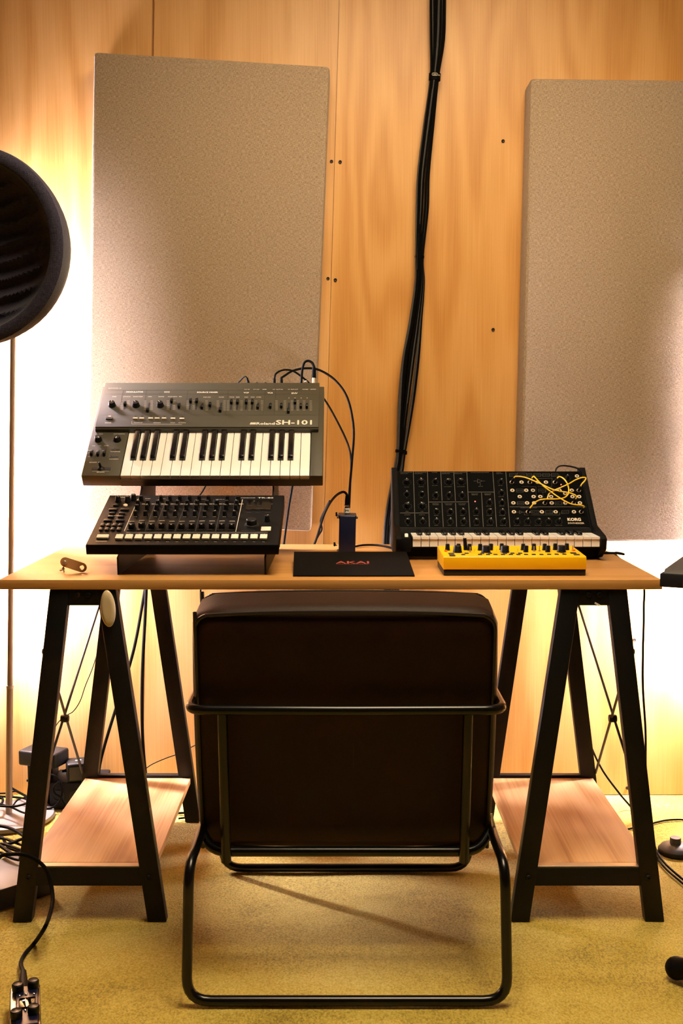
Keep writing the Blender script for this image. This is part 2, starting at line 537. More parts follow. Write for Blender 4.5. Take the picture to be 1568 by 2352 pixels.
def strap(u, v, r, h, mat='cable_rubber', tilt=0.05):
    p = on_y(u, v, 3.118)
    m = MB().lathe([(r, -h / 2), (r + 0.0012, -h / 2 + 0.001), (r + 0.0012, h / 2 - 0.001), (r, h / 2)], 24)
    return put('cable_tie', m, mat, bundle, T(p) @ RY(tilt) @ Matrix.Diagonal((1, 0.85, 1, 1)))
s = strap(998, 177, 0.0145, 0.02)
# printed outline and letters on the hook-and-loop strap
lm = MB(); lr = 0.0166
def wrap(mbx, s_, cx, cz, w, h):
    tmp = MB(); add_text(tmp, s_, cx, cz, w, h)
    mbx.add([(lr * math.sin(x / lr), -lr * math.cos(x / lr), y) for x, y, z in tmp.v], tmp.f)
wrap(lm, 'VAN', -0.001, 0.0035, 0.0085, 0.0033)
wrap(lm, 'DAM', 0.0118, 0.0025, 0.007, 0.0035)
ring = []
for i in range(24):
    a = 2 * math.pi * i / 24
    ring.append((-0.001 + 0.0075 * math.copysign(abs(math.cos(a)) ** 0.6, math.cos(a)), 0.0035 + 0.0034 * math.copysign(abs(math.sin(a)) ** 0.6, math.sin(a))))
for i in range(24):
    p, q = Vector(ring[i]), Vector(ring[(i + 1) % 24])
    tmp = MB(); line2(tmp, p, q, 0.0007)
    lm.add([(lr * math.sin(x / lr), -lr * math.cos(x / lr), y) for x, y, z in tmp.v], tmp.f)
put('lettering', lm, 'print_cream', s, local=Matrix())
strap(963, 590, 0.0118, 0.0085)
strap(920, 1036, 0.0138, 0.0085)
t_ = on_y(931, 1040, 3.10)
put('tie_head', MB().box((-0.004, -0.004, -0.005), (0.004, 0.004, 0.005), 0.001), 'cable_rubber', bundle, T(t_))

# ------------------------------------------------------------------ desk top and trestles
DESK_Z, DESK_T = 0.74, 0.0205
DX0, DX1, DY0, DY1 = -0.7145, 0.6675, 2.332, 2.967
desk = put('table_top', MB().box((0, 0, -DESK_T), (DX1 - DX0, DY1 - DY0, 0), 0.0015, 2), 'oak_top', None, T(DX0, DY0, DESK_Z))
tag(desk, 'long light oak table top laid across two black trestles', 'table top')

def leg_mesh(xt, xb, zt, y0, y1, w=0.0405):
    h = w / 2
    return MB().prism([(xb - h, 0.0), (xb + h, 0.0), (xt + h, zt), (xt - h, zt)], 1, y0, y1, bev=0.0012)
bolt_me = MB().lathe([(0.0065, 0), (0.0065, 0.002), (0.005, 0.0035), (0.0022, 0.004), (0.002, 0.002)], 14).mesh('bolt')
def trestle(cx, side, label):
    zt = DESK_Z - DESK_T - 0.0005
    t = thing('trestle', (cx, 2.645, 0), label, 'trestle')
    I = Matrix.Translation((-cx, -2.645, 0))
    def part(n, m, mat='black_steel'): return put(n, m, mat, t)
    yf, yb = (2.337, 2.362), (2.925, 2.950)
    for (ya, yb_) in (yf, yb):
        for s_ in (-1, 1):
            part('leg', leg_mesh(cx + s_ * 0.0485, cx + s_ * 0.1445, zt, ya, yb_))
        part('top_bracket', MB().box((cx - 0.036, ya + 0.0015, zt - 0.034), (cx + 0.036, yb_ - 0.002, zt), 0.001))
        part('lower_rail', MB().box((cx - 0.118, ya + 0.0015, 0.079), (cx + 0.118, yb_ - 0.0015, 0.1195), 0.001))
    part('shelf', MB().box((cx - 0.1395, yf[1] + 0.001, 0.106), (cx + 0.1395, yb[0] - 0.001, 0.1215), 0.001), 'oak_shelf')
    part('shelf_rail', MB().box((cx - 0.112, yf[0] + 0.003, 0.1196), (cx + 0.112, yf[1] - 0.003, 0.1225), 0.0008), 'steel')
    part('shelf_rail', MB().box((cx - 0.112, yb[0] + 0.003, 0.1196), (cx + 0.112, yb[1] - 0.003, 0.128), 0.0008))
    # crossed rods on the outer side
    def xo(z): return cx + side * (0.1445 - (0.096) * z / zt) + side * 0.0265
    zl, zh = 0.135, 0.585
    pa0, pa1 = Vector((xo(zh), yb[0], zh)), Vector((xo(zl), yf[1], zl))
    pb0, pb1 = Vector((xo(zh), yf[1], zh)), Vector((xo(zl), yb[0], zl))
    part('brace_rod', MB().tube([pa0, pa1], 0.0033, 8, smooth=False))
    off = Vector((-side * 0.007, 0, 0))
    part('brace_rod', MB().tube([pb0 + off, pb1 + off], 0.0033, 8, smooth=False))
    hub = (pa0 + pa1) / 2 + off / 2
    part('brace_hub', MB().lathe([(0.0085, -0.009), (0.0095, -0.007), (0.0095, 0.007), (0.0085, 0.009)], 14,
                                 T(hub) @ RY(math.pi / 2)))
    def bolt(p, rot):
        put('bolt', bolt_me, 'black_steel', t, T(p) @ rot)
    RF = RX(math.pi / 2)
    for dx in (-0.011, 0.011): bolt((cx + dx, yf[0] + 0.0015, zt - 0.011), RF)
    for dx in (-1, 1): bolt((cx + dx * 0.128, yf[0], 0.098), RF)
    for z in (0.585, 0.135):
        bolt((xo(z) - side * 0.006, (yf[0] + yf[1]) / 2, z), RY(side * math.pi / 2))
    bolt((xo(0.47) - side * 0.047, (yb[0] + yb[1]) / 2 - 0.004, 0.40), RF)
    return t
trestle_a = trestle(-0.5395, -1, 'black steel trestle with an oak shelf and an oval cream disc on its leg')
trestle_b = trestle(0.5265, 1, 'black steel trestle with an oak shelf beside the round foot switch')
# sliver of masking tape on the bracket
put('tape_scrap', MB().box((-0.006, -0.0006, -0.0018), (0.006, 0.0004, 0.0018), M=RY(0.5)), 'white_tag', trestle_b, T(0.534, 2.338, 0.688))

# oval disc on the leg
p = on_y(249, 1397, 2.333)
m = MB()
b = bmesh.new(); bmesh.ops.create_uvsphere(b, u_segments=36, v_segments=18, radius=1.0)
for v in b.verts: v.co = Vector((v.co.x * 0.0158, max(-0.0065, v.co.y * 0.0085), v.co.z * 0.039))
m.bm(b)
tag(put('oval_disc', m, 'cream_plastic', None, T(p.x, 2.3285, p.z) @ RY(-0.06)), 'glossy cream oval disc fixed near the top of a trestle leg', 'disc')

# ------------------------------------------------------------------ armchair
ch = thing('armchair', (0.005, 2.32, 0.0), 'dark brown leather lounge chair with black tube frame seen from behind', 'chair')
def cushion(w, h, t, r, puff_b, puff_s=0.0, n=16):
    """x width, y thickness (0 = rear face), z height; rounded, slightly puffed"""
    b = bmesh.new(); bmesh.ops.create_cube(b, size=2.0)
    bmesh.ops.subdivide_edges(b, edges=b.edges[:], cuts=n, use_grid_fill=True)
    for v in b.verts:
        q = Vector((v.co.x * w / 2, v.co.y * t / 2, v.co.z * h / 2))
        inn = Vector((max(-w / 2 + r, min(w / 2 - r, q.x)), max(-t / 2 + r, min(t / 2 - r, q.y)), max(-h / 2 + r, min(h / 2 - r, q.z))))
        d = q - inn
        if d.length > 1e-9:
            k = max(abs(d.x), abs(d.y), abs(d.z))
            q = inn + d.normalized() * min(r, k if k > 0 else 0)
        fx, fz, fy = 1 - (q.x / (w / 2)) ** 2, 1 - (q.z / (h / 2)) ** 2, 1 - (q.y / (t / 2)) ** 2
        q.y += (1 if q.y > 0 else -1) * puff_b * max(0, fx) ** 0.5 * max(0, fz) ** 0.5 * min(1, abs(q.y) / (t / 2))
        q.z += (1 if q.z > 0 else -1) * puff_s * max(0, fx) ** 0.7 * min(1, abs(q.z) / (h / 2)) * (0.6 + 0.4 * max(0, fy))
        q.x += (1 if q.x > 0 else -1) * puff_s * 0.6 * max(0, fz) ** 0.7 * min(1, abs(q.x) / (w / 2))
        v.co = q
    m = MB(); m.bm(b)
    return m
CX = 0.007
top_r, bot_r = Vector((CX, 2.100, 0.712)), Vector((CX, 2.185, 0.222))
upv = (top_r - bot_r)
BW, BH, BT = 0.578, upv.length, 0.125
Bk = frame(bot_r, (1, 0, 0), upv)                  # local x right, y up, z towards camera
Bm = Bk @ T(0, BH / 2, -BT / 2) @ RX(math.pi / 2)   # cushion space: z up, y = forward? rear faces the camera
Bm = Bk @ T(0, BH / 2, -BT / 2) @ Matrix(((1, 0, 0, 0), (0, 0, 1, 0), (0, -1, 0, 0), (0, 0, 0, 1)))
back = put('backrest_cushion', cushion(BW, BH, BT, 0.030, 0.012, 0.010), 'leather', ch, Bm)
def loop_pts(w, h, y, r, bow):
    pts = []
    for cx_, cz_, a0 in ((w / 2 - r, h / 2 - r, 0), (-w / 2 + r, h / 2 - r, 90), (-w / 2 + r, -h / 2 + r, 180), (w / 2 - r, -h / 2 + r, 270)):
        for k in range(7):
            a = math.radians(a0 + 15 * k)
            x, z = cx_ + r * math.cos(a), cz_ + r * math.sin(a)
            pts.append(Vector((x, y, z)))
        # bowed run to the next corner
        nx = {0: [0.6, 0.2, -0.2, -0.6], 90: [], 180: [-0.6, -0.2, 0.2, 0.6], 270: []}[a0]
        for q in nx:
            x = q * w / 2
            pts.append(Vector((x, y - 0.004 * (1 - q * q), (1 if a0 == 0 else -1) * (h / 2 + bow * (1 - q * q)))))
    pts.append(pts[0].copy())
    return pts
put('piping', MB().tube(loop_pts(BW - 0.012, BH - 0.012, -BT / 2 + 0.004, 0.028, 0.008), 0.0042, 8, 3), 'leather_piping', back, local=Matrix())
put('piping', MB().tube(loop_pts(BW - 0.012, BH - 0.012, BT / 2 - 0.004, 0.028, 0.008), 0.0042, 8, 3), 'leather_piping', back, local=Matrix())
put('seam', MB().tube([(0.016, -BT / 2 - 0.0105, 0.05), (0.016, -BT / 2 - 0.0105, -0.06), (0.016, -BT / 2 - 0.006, -0.2)], 0.0012, 6, 6), 'leather_piping', back, local=Matrix())
put('white_sliver', MB().box((-0.002, -0.001, -0.016), (0.002, 0.001, 0.016), M=RX(0.15) @ RY(-0.25)), 'white_tag', back, mw=T(on_y(1132, 1885, 2.165)))  # narrow white sliver near the lower side of the backrest
put('seat_cushion', cushion(0.56, 0.13, 0.47, 0.03, 0.006, 0.012), 'leather', ch, T(CX, 2.46, 0.345))
R_ = 0.0098
L_, Rr = CX - 0.292, CX + 0.298
base_path = [(CX, 1.993, R_), (Rr, 1.993, R_), (Rr - 0.006, 2.005, 0.262), (Rr - 0.01, 2.10, 0.268), (Rr - 0.004, 2.602, 0.262), (Rr - 0.004, 2.602, R_), (CX, 2.602, R_),
             (L_ + 0.004, 2.602, R_), (L_ + 0.004, 2.602, 0.262), (L_ + 0.01, 2.10, 0.268), (L_ + 0.006, 2.005, 0.262), (L_, 1.993, R_), (CX, 1.993, R_)]
put('base_frame', MB().tube(rounded(base_path, 0.045, 6), R_, 12, smooth=False), 'black_tube', ch)
AZ = 0.531
arm = [(L_ + 0.004, 2.56, 0.262), (L_ + 0.0, 2.56, AZ), (L_ - 0.002, 2.083, AZ), (CX, 2.078, AZ), (Rr - 0.001, 2.083, AZ), (Rr - 0.0, 2.56, AZ), (Rr - 0.004, 2.56, 0.262)]
put('arm_frame', MB().tube(rounded(arm, 0.035, 6), R_, 12, smooth=False), 'black_tube', ch)
low = [(CX - 0.281, 2.16, 0.266), (CX - 0.255, 2.118, 0.243), (CX + 0.255, 2.118, 0.243), (CX + 0.283, 2.16, 0.266)]
put('lower_crossbar', MB().tube(rounded(low, 0.03, 5), R_, 12, smooth=False), 'black_tube', ch)
for s_ in (-1, 1):
    put('back_post', MB().tube([(CX + s_ * 0.231, 2.086, AZ), (CX + s_ * 0.228, 2.104, 0.228)], R_, 12, smooth=False), 'black_tube', ch)
put('seat_frame', MB().box((CX - 0.255, 2.26, 0.258), (CX + 0.255, 2.59, 0.276), 0.003), 'black_steel', ch)

# ------------------------------------------------------------------ floor lamps with half round shades turned to the wall
def floor_lamp(base, top, head, label, r_lo=0.0088, a0=-185, a1=5, tube=1.05):
    t = thing('floor_lamp', (base[0], base[1], 0), label, 'lamp', 'floor lamps with round bases along the wall')
    bx, by = base
    put('lamp_foot', MB().lathe([(0.118, 0.0), (0.12, 0.004), (0.118, 0.012), (0.02, 0.0145), (0.0, 0.0145)], 40, T(bx, by, 0), cap1=False), 'lamp_base', t)
    B0, Tp = Vector((bx, by, 0.012)), Vector(top)
    J = B0 + (Tp - B0) * ((0.36 - 0.012) / (Tp.z - 0.012))
    put('lower_pole', MB().tube([B0, J], r_lo, 16, smooth=False), 'pole_tan', t)
    put('collar', MB().tube([J - Vector((0, 0, 0.004)), J + Vector((0, 0, 0.004))], r_lo + 0.001, 16, smooth=False), 'steel', t)
    put('upper_pole', MB().tube([J, Tp], 0.0072, 16, smooth=False), 'pole_tan', t)
    H = Vector(head)                      # top of the shade
    mid = Vector(((Tp.x + H.x) / 2, (Tp.y + H.y) / 2, Tp.z + 0.03))
    put('arm', MB().tube([Tp, mid, H + Vector((0, 0, 0.09)), H + Vector((0, 0, 0.03))], 0.006, 12, 8), 'steel', t)
    put('socket', MB().lathe([(0.012, 0.035), (0.03, 0.03), (0.035, 0.004), (0.035, 0.0)], 20, T(H)), 'steel', t)
    put('light_tube', MB().lathe([(0.012, -tube), (0.026, -tube + 0.005), (0.03, -tube + 0.02), (0.03, -0.015), (0.026, -0.003), (0.012, 0.0)], 24, T(H)), 'globe_glow', t)
    # half round metal shade on the room side, open towards the wall
    sh_ = MB(); n_ = 24
    ring_ = lambda r: [(r * math.cos(math.radians(a0 + (a1 - a0) * k / n_)), r * math.sin(math.radians(a0 + (a1 - a0) * k / n_))) for k in range(n_ + 1)]
    sh_.prism(ring_(0.070) + ring_(0.067)[::-1], 2, -tube - 0.015, 0.015)
    put('lamp_shade', sh_, 'black_steel', t, T(H))
pb = on_z(20, 1872, 0.01)
floor_lamp((pb.x, 2.955), on_y(33, 405, 2.955), (-1.0, 3.08, 1.60), 'slim steel floor lamp with a round base beside the tangled cables', a0=-185, a1=-30, tube=1.15)
floor_lamp((1.22, 2.97), (1.20, 2.97, 1.58), (1.03, 3.06, 1.45), 'slim steel floor lamp past the end of the desk', a0=-168, a1=5)

# ------------------------------------------------------------------ round reflection filter
fc = on_y(-78, 563, 2.18)
FM = T(fc) @ RZ(-0.10)
ft = thing('reflection_filter', fc, 'round dark felt reflection filter with ridged hollow face on a stand', 'reflection filter')
R0, Ri = 0.1885, 0.163
m = MB(); NR, NT = 44, 96
vs_, fs = [], []
prof = []
for i in range(NR + 1):
    r = Ri * i / NR
    prof.append(r)
for r in prof:
    for k in range(NT):
        a = 2 * math.pi * k / NT
        x, z = r * math.cos(a), r * math.sin(a)
        d = 0.055 * max(0, 1 - (r / Ri) ** 2) ** 0.55
        zz = z - 0.9 * x * x - 0.12 * x
        edge = min(1.0, (Ri - r) / 0.03)
        d += 0.016 * (abs(math.sin(math.pi * zz / 0.034)) ** 0.7 - 0.5) * edge
        vs_.append((x, d + 0.006, z))
for i in range(NR):
    for k in range(NT):
        k2 = (k + 1) % NT
        fs.append((i * NT + k, i * NT + k2, (i + 1) * NT + k2, (i + 1) * NT + k))
m.add(vs_, fs)
put('ridged_lining', m, 'filter_felt', ft, FM)
rim = MB().lathe([(Ri - 0.001, 0.010), (Ri + 0.001, 0.001), (Ri + 0.005, -0.001), (R0 - 0.006, 0.0), (R0, 0.004), (R0 + 0.0015, 0.02), (R0 - 0.002, 0.045)], 96, RX(-math.pi / 2), cap0=False, cap1=False)
put('rim', rim, 'filter_felt', ft, FM)
shell = MB().lathe([(R0 - 0.002, 0.044), (R0 - 0.008, 0.07), (R0 - 0.03, 0.10), (R0 - 0.08, 0.125), (0.04, 0.135), (0.0, 0.136)], 64, RX(-math.pi / 2), cap0=False, cap1=False)
put('outer_shell', shell, 'filter_felt', ft, FM)
fs_ = thing('filter_stand', (-1.02, 2.22, 0), 'black stand with a side arm holding the round reflection filter', 'stand')
put('stand_base', MB().lathe([(0.12, 0), (0.122, 0.01), (0.03, 0.022), (0.0, 0.022)], 32, T(-1.02, 2.22, 0), cap1=False), 'black_steel', fs_)
put('pole', MB().tube([(-1.02, 2.22, 0.02), (-1.02, 2.22, 1.5)], 0.010, 12, smooth=False), 'black_steel', fs_)
bp_ = FM @ Vector((0, 0.137, 0))
put('side_arm', MB().tube([(-1.02, 2.22, 1.43), (-1.0, 2.36, 1.43), (bp_.x, bp_.y + 0.06, bp_.z), (bp_.x, bp_.y, bp_.z)], 0.008, 10, 6), 'black_steel', fs_)

# ------------------------------------------------------------------ shared small parts for instruments
def knob_mesh(r, h, taper=0.82, n=20):
    return MB().lathe([(r * 1.08, 0.0), (r * 1.08, h * 0.12), (r, h * 0.2), (r * taper, h * 0.93), (r * taper * 0.9, h), (0.0005, h)], n).mesh('knob')
def pointer_mesh(r, h, taper=0.82, w=0.0010):
    return MB().box((-w / 2, r * 0.12, h - 0.0002), (w / 2, r * taper * 0.9, h + 0.0004)).mesh('pointer')
def white_key(w, L, h, cuts_l, cuts_r, Lb):
    """front at y=0, back at y=L; black key notches from y = L-Lb"""
    g = 0.0008
    yb = L - Lb
    poly = [(g, 0), (w - g, 0), (w - g, yb), (w - g - cuts_r, yb), (w - g - cuts_r, L), (g + cuts_l, L), (g + cuts_l, yb), (g, yb)]
    q = []
    for p_ in poly:
        if not q or (Vector(p_) - Vector(q[-1])).length > 1e-6: q.append(p_)
    return MB().prism(q, 2, -h, 0.0).mesh('white_key')
WHITE = {0: 'C', 2: 'D', 4: 'E', 5: 'F', 7: 'G', 9: 'A', 11: 'B'}
def keyboard(parent, M, start, count, W, L, Lb, bw, hb, h, front_lip=None):
    """count keys from MIDI-like pitch class start, in local frame M (x right, y back, z up)"""
    notes = [(start + i) for i in range(count)]
    whites = [n for n in notes if n % 12 in WHITE]
    w = W / len(whites)
    cache = {}
    wi = 0
    bl = MB().prism([(0, 0), (0, hb * 0.6), (Lb * 0.06, hb), (Lb, hb * 1.02), (Lb, 0)], 0, -bw / 2, bw / 2, bev=0.0008).mesh('black_key')
    for n in notes:
        pc = n % 12
        if pc in WHITE:
            bl_l = pc in (2, 4, 7, 9, 11) and n > notes[0]
            bl_r = pc in (0, 2, 5, 7, 9) and n < notes[-1]
            key = (bl_l, bl_r)
            if key not in cache:
                cache[key] = white_key(w, L, h, (bw / 2 + 0.0004) if bl_l else 0, (bw / 2 + 0.0004) if bl_r else 0, Lb + 0.001)
            put('white_key', cache[key], 'key_white', parent, M @ T(wi * w, 0, 0))
            wi += 1
        else:
            put('black_key', bl, 'key_black', parent, M @ T(wi * w, L - Lb, 0.0))

# ------------------------------------------------------------------ grey synthesizer
zA = zoom(180, 860, 300 / 1568.0); zB = zoom(460, 820, 300 / 1568.0)
SX0, SW = -0.6155, 0.571
sh_f, sh_b = Vector((SX0, 2.672, 0.9375)), Vector((SX0, 2.938, 1.1530))
SP_ = Panel(sh_f, (1, 0, 0), sh_b - sh_f)
SL = (sh_b - sh_f).length
sh = thing('synthesizer', (SX0 + SW / 2, 2.70, 0.90), 'olive grey keyboard synthesizer with full sliders tilted on the upper tier of the stand', 'synthesizer')
def shput(n, m, mat, p=None, rot=0.0, parent=None):
    return put(n, m, mat, parent or sh, SP_.mw(p if p is not None else Vector(), rot))
TH = 0.033
yk0, yk1 = SP_.at(*zA(500, 1207)).y, SP_.at(*zA(590, 690)).y
kx0 = SP_.at(*zA(500, 1207)).x; kx1 = SP_.at(*zB(1310, 1428)).x
# lower case: frame around the key bed
lowc = MB()
lowc.box((0, 0, -TH), (kx0 - 0.001, SL, 0), 0.002, 2)
lowc.box((kx1 + 0.001, 0, -TH), (SW, SL, 0), 0.002, 2)
lowc.box((kx0 - 0.003, yk1, -TH), (kx1 + 0.003, SL, -0.0005))
lowc.box((kx0 - 0.003, 0.001, -TH), (kx1 + 0.003, yk1 + 0.002, -0.022))
shput('case', lowc, 'sh_grey')
shput('front_lip', MB().prism([(0.0, -TH), (yk0 - 0.0025, -TH), (yk0 - 0.0025, -0.012), (0.004, -0.016), (0.0, -0.020)], 0, kx0 - 0.002, kx1 + 0.002), 'sh_dark')
RH = 0.013
yp0 = SP_.at(*zA(900, 628), h=RH).y
up = MB().prism([(yp0 - 0.004, 0.0), (yp0, RH), (SL - 0.001, RH), (SL - 0.001, 0.0)], 0, 0.009, SW - 0.012, bev=0.0012)
ctrl = shput('control_panel', up, 'sh_grey')
shput('panel_lip', MB().box((0.010, yp0 - 0.0052, 0.0004), (SW - 0.013, yp0 - 0.0022, RH - 0.0035)), 'sh_dark')
def sa(X, Y, h=RH): return SP_.at(*zA(X, Y), h=h)
def sb(X, Y, h=RH): return SP_.at(*zB(X, Y), h=h)
# printed lines
pl = MB(); w_ = 0.0009
def hl(p, q, mbx=None, w=w_): line2(mbx or pl, p, q, w, z=RH + 0.0003)
dk = MB()
yT = sa(600, 190).y; yH = sa(600, 237).y; yB = sa(700, 488).y
xl, xr = 0.016, SW - 0.018
for yy in (yT, yH, yB): hl((xl, yy), (xr, yy), dk)
for x in (sa(530, 237).x, sa(812, 237).x, sa(1308, 237).x, sb(330, 450).x, sb(775, 450).x, sb(902, 450).x): hl((x, yT), (x, yB), dk)
shput('panel_lines', dk, 'print_dark')
def stext(mbx, s_, p, w, h, shear=0.0, bold=0.0): add_text(mbx, s_, p.x, p.y, w, h, RH + 0.0004, shear, bold=bold)
sx = 0.19133 * 2.85 / 2600   # metres per zoom pixel, across
for s_, p, w in (('MODULATOR', sa(677, 212), 205), ('VCO', sa(1062, 213), 68), ('SOURCE MIXER', sb(85, 425), 252), ('VCF', sb(550, 430), 62), ('VCA', sb(838, 432), 64), ('ENV', sb(1130, 436), 70)):
    stext(pl, s_, p, w * sx, 0.0052, bold=0.0002)
stext(pl, 'SYNTHESIZER 101', sa(437, 167), 155 * sx, 0.003)
for s_, X, w in (('TUNE', 430, 52), ('LFO/CLK', 582, 92), ('WAVE FORM', 713, 118), ('MOD', 860, 44), ('RANGE', 995, 66), ('PULSE WIDTH', 1130, 108), ('PW', 1225, 34)):
    stext(pl, s_, sa(X, 269), w * sx, 0.0032)
for s_, X, w in (('SUB OSC', 82, 92), ('NOISE', 253, 60), ('FREQ', 378, 56), ('RES', 450, 40), ('ENV', 553, 42), ('MOD', 628, 46), ('KYBD', 702, 56)):
    stext(pl, s_, sb(X, 483), w * sx, 0.0032)
for s_, X in (('A', 1063), ('D', 1137), ('S', 1209), ('R', 1283)): stext(pl, s_, sb(X, 493), 12 * sx, 0.0028)
for s_, X, w in (('DC IN', 560, 60), ('EXT CLK', 672, 72), ('HOLD', 770, 46), ('CV  GATE IN', 928, 120), ('CV  GATE OUT', 1112, 120), ('PHONES', 1260, 68), ('OUTPUT', 1355, 68)):
    stext(pl, s_, sb(X, 390), w * sx, 0.0028)
stext(pl, 'POWER', sa(358, 583), 74 * sx, 0.0034)
for s_, X, w in (('SEQUENCER', 717, 104), ('ARPEGGIO', 943, 88), ('HOLD', 1132, 54), ('KEY TRANSPOSE', 1245, 84)): stext(pl, s_, sa(X, 582), w * sx, 0.0026)
hl(sa(642, 597), sa(1243, 601), w=0.0005); hl(sa(642, 562), sa(642, 597), w=0.0005)
# slider scales
def scale(X, Y0, Y1, f, n=9):
    for i in range(n):
        p = f(X, Y0 + (Y1 - Y0) * i / (n - 1))
        line2(pl, (p.x - 0.0032, p.y), (p.x + 0.0032, p.y), 0.00035, RH + 0.0003)
for X in (520, 600, 800, 880, 1075, 1150, 1310, 1385): scale(X, 318, 418, sa)
for X in (75, 210, 290, 330, 410, 495, 590, 668, 740, 915, 1015, 1100, 1170, 1245, 1325): scale(X, 527, 640, sb)
shput('panel_print', pl, 'print_cream')
lg = MB()
p = sb(783, 800); add_text(lg, 'Roland', p.x, p.y, 212 * sx, 0.0088, RH + 0.0004, bold=0.00022)
p = sb(630, 798)
for k in range(3):
    lg.box((p.x - 0.0075 + 0.0008 * k, p.y - 0.0038 + k * 0.0027, RH), (p.x + 0.0075, p.y - 0.0020 + k * 0.0027, RH + 0.0004))
shput('maker_lettering', lg, 'print_cream')
mg = MB()
p = sb(1122, 786); add_text(mg, 'SH-101', p.x, p.y, 418 * sx, 0.0165, RH + 0.0004, bold=0.0007)
shput('model_lettering', mg, 'button_cream')
# rotary knobs
kn, kp = knob_mesh(0.0088, 0.0125, 0.84), pointer_mesh(0.0088, 0.0125, 0.84)
for (X, Y, ang, hh) in ((405, 375, 0.05, RH), (693, 378, 0.6, RH), (983, 378, 0.6, RH), (240, 790, -2.4, 0.0), (468, 790, 2.9, 0.0)):
    k_ = shput('knob', kn, 'knob_black', sa(X, Y, hh), ang)
    put('pointer', kp, 'print_cream', k_, local=Matrix())
# sliders
sl_slot = MB().box((-0.0022, -0.0135, -0.002), (0.0022, 0.0135, 0.00025)).mesh('slider_slot')
sl_cap = MB().prism([(-0.0062, 0), (-0.0056, 0.009), (-0.0012, 0.0098), (0.0012, 0.0098), (0.0056, 0.009), (0.0062, 0)], 0, -0.0031, 0.0031, bev=0.0006).mesh('slider_cap')
def slider(p, yc, h=RH):
    shput('slider_slot', sl_slot, 'slot_black', Vector((p.x, yc, h)))
    return shput('slider_cap', sl_cap, 'knob_black', Vector((p.x, p.y, h)))
ysl = sb(700, 590).y
for X, Y in ((562, 368), (833, 440), (1120, 330), (1208, 392), (1348, 330), (1422, 330)):
    slider(sa(X, Y), ysl)
for X, Y in ((20, 612), (118, 585), (240, 648), (373, 552), (447, 552), (552, 552), (625, 552), (690, 612), (840, 602), (972, 598), (1057, 662), (1137, 552), (1205, 602), (1278, 602)):
    slider(sb(X, Y), ysl)
for X, Y in ((160, 960), (238, 965), (312, 960)): slider(sa(X, Y, 0.0), sa(240, 950, 0.0).y, 0.0)
# buttons and leds
bt = MB().box((-0.0058, -0.0024, 0), (0.0058, 0.0024, 0.0035), 0.0006, 2).mesh('button')
led = MB().box((-0.0024, -0.0008, 0), (0.0024, 0.0008, 0.0005)).mesh('led')
for X, Y in ((683, 535), (760, 535), (868, 535), (945, 535), (1028, 535), (1135, 537), (1243, 539)):
    shput('button', bt, 'button_cream', sa(X, Y))
    shput('led', led, 'slot_black', sa(X + 5, Y - 32))
shput('power_switch', MB().box((-0.0085, -0.0036, -0.001), (0.0085, 0.0036, 0.003), 0.0006), 'slot_black', sa(372, 535))
shput('power_led', MB().box((-0.0032, -0.0010, 0), (0.0032, 0.0010, 0.0008)), 'led_pink', sa(375, 503))
# left hand controller
for X, Y in ((445, 903), (430, 992)):
    shput('switch_slot', MB().box((-0.010, -0.0028, -0.001), (0.010, 0.0028, 0.0004), 0.0004), 'slot_black', sa(X, Y, 0.0))
shput('slide_switch', MB().box((-0.0024, -0.0015, 0), (0.0024, 0.0015, 0.005), 0.0005), 'chrome', sa(440, 908, 0.0))
shput('toggle_lever', MB().tube([(0, 0, 0), (-0.004, 0.002, 0.007)], 0.0012, 8, smooth=False), 'chrome', sa(410, 1000, 0.0))
shput('bender_slot', MB().box((-0.0225, -0.0055, -0.001), (0.0225, 0.0055, 0.0005), 0.0005), 'slot_black', sa(275, 1133, 0.0))
shput('bender_lever', MB().lathe([(0.009, 0), (0.006, 0.003), (0.003, 0.005), (0.003, 0.015), (0.0034, 0.019), (0.001, 0.021)], 14), 'knob_black', sa(268, 1133, 0.0))
lp = MB()
def ltext(s_, X, Y, w): 
    q = sa(X, Y, 0.0); add_text(lp, s_, q.x, q.y, w * sx, 0.003, 0.0004)
for s_, X, Y, w in (('VOLUME', 268, 716, 50), ('PORTAMENTO', 490, 716, 130), ('VCO', 183, 858, 36), ('VCF', 257, 858, 32), ('LFO MOD', 335, 856, 50), ('BENDER', 178, 1057, 84), ('TRANSPOSE', 440, 928, 116), ('PORTAMENTO', 425, 1018, 104), ('BENDER', 268, 1175, 88)): ltext(s_, X, Y, w)
q0, q1 = sa(165, 1162, 0.0), sa(370, 1162, 0.0); line2(lp, q0, q1, 0.0005)
for Y in (912, 945, 988):
    q0, q1 = sa(112, Y, 0.0), sa(140, Y, 0.0); line2(lp, q0, q1, 0.0005)
shput('controller_print', lp, 'print_cream')
# keys F..C
keyboard(sh, SP_.M @ T(kx0, yk0, -0.002), 5, 32, kx1 - kx0, yk1 - yk0 + 0.006, SP_.at(*zA(650, 690)).y - SP_.at(*zA(635, 1000), h=0.006).y + 0.006, 0.0118, 0.0105, 0.0165)
# rear sockets
for X, mat in ((672, 'knob_black'), (775, 'knob_black')):
    q = sb(X, 368); shput('socket', MB().lathe([(0.0045, 0), (0.0045, 0.006)], 14, RX(-math.pi / 2)), mat, Vector((q.x, SL - 0.003, RH - 0.006)))
q = sb(1262, 360); shput('phone_socket', MB().lathe([(0.0048, 0), (0.0048, 0.004), (0.0035, 0.005), (0.0035, 0.011), (0.0042, 0.012)], 16, RX(-math.pi / 2)), 'chrome', Vector((q.x, SL - 0.003, RH - 0.005)))

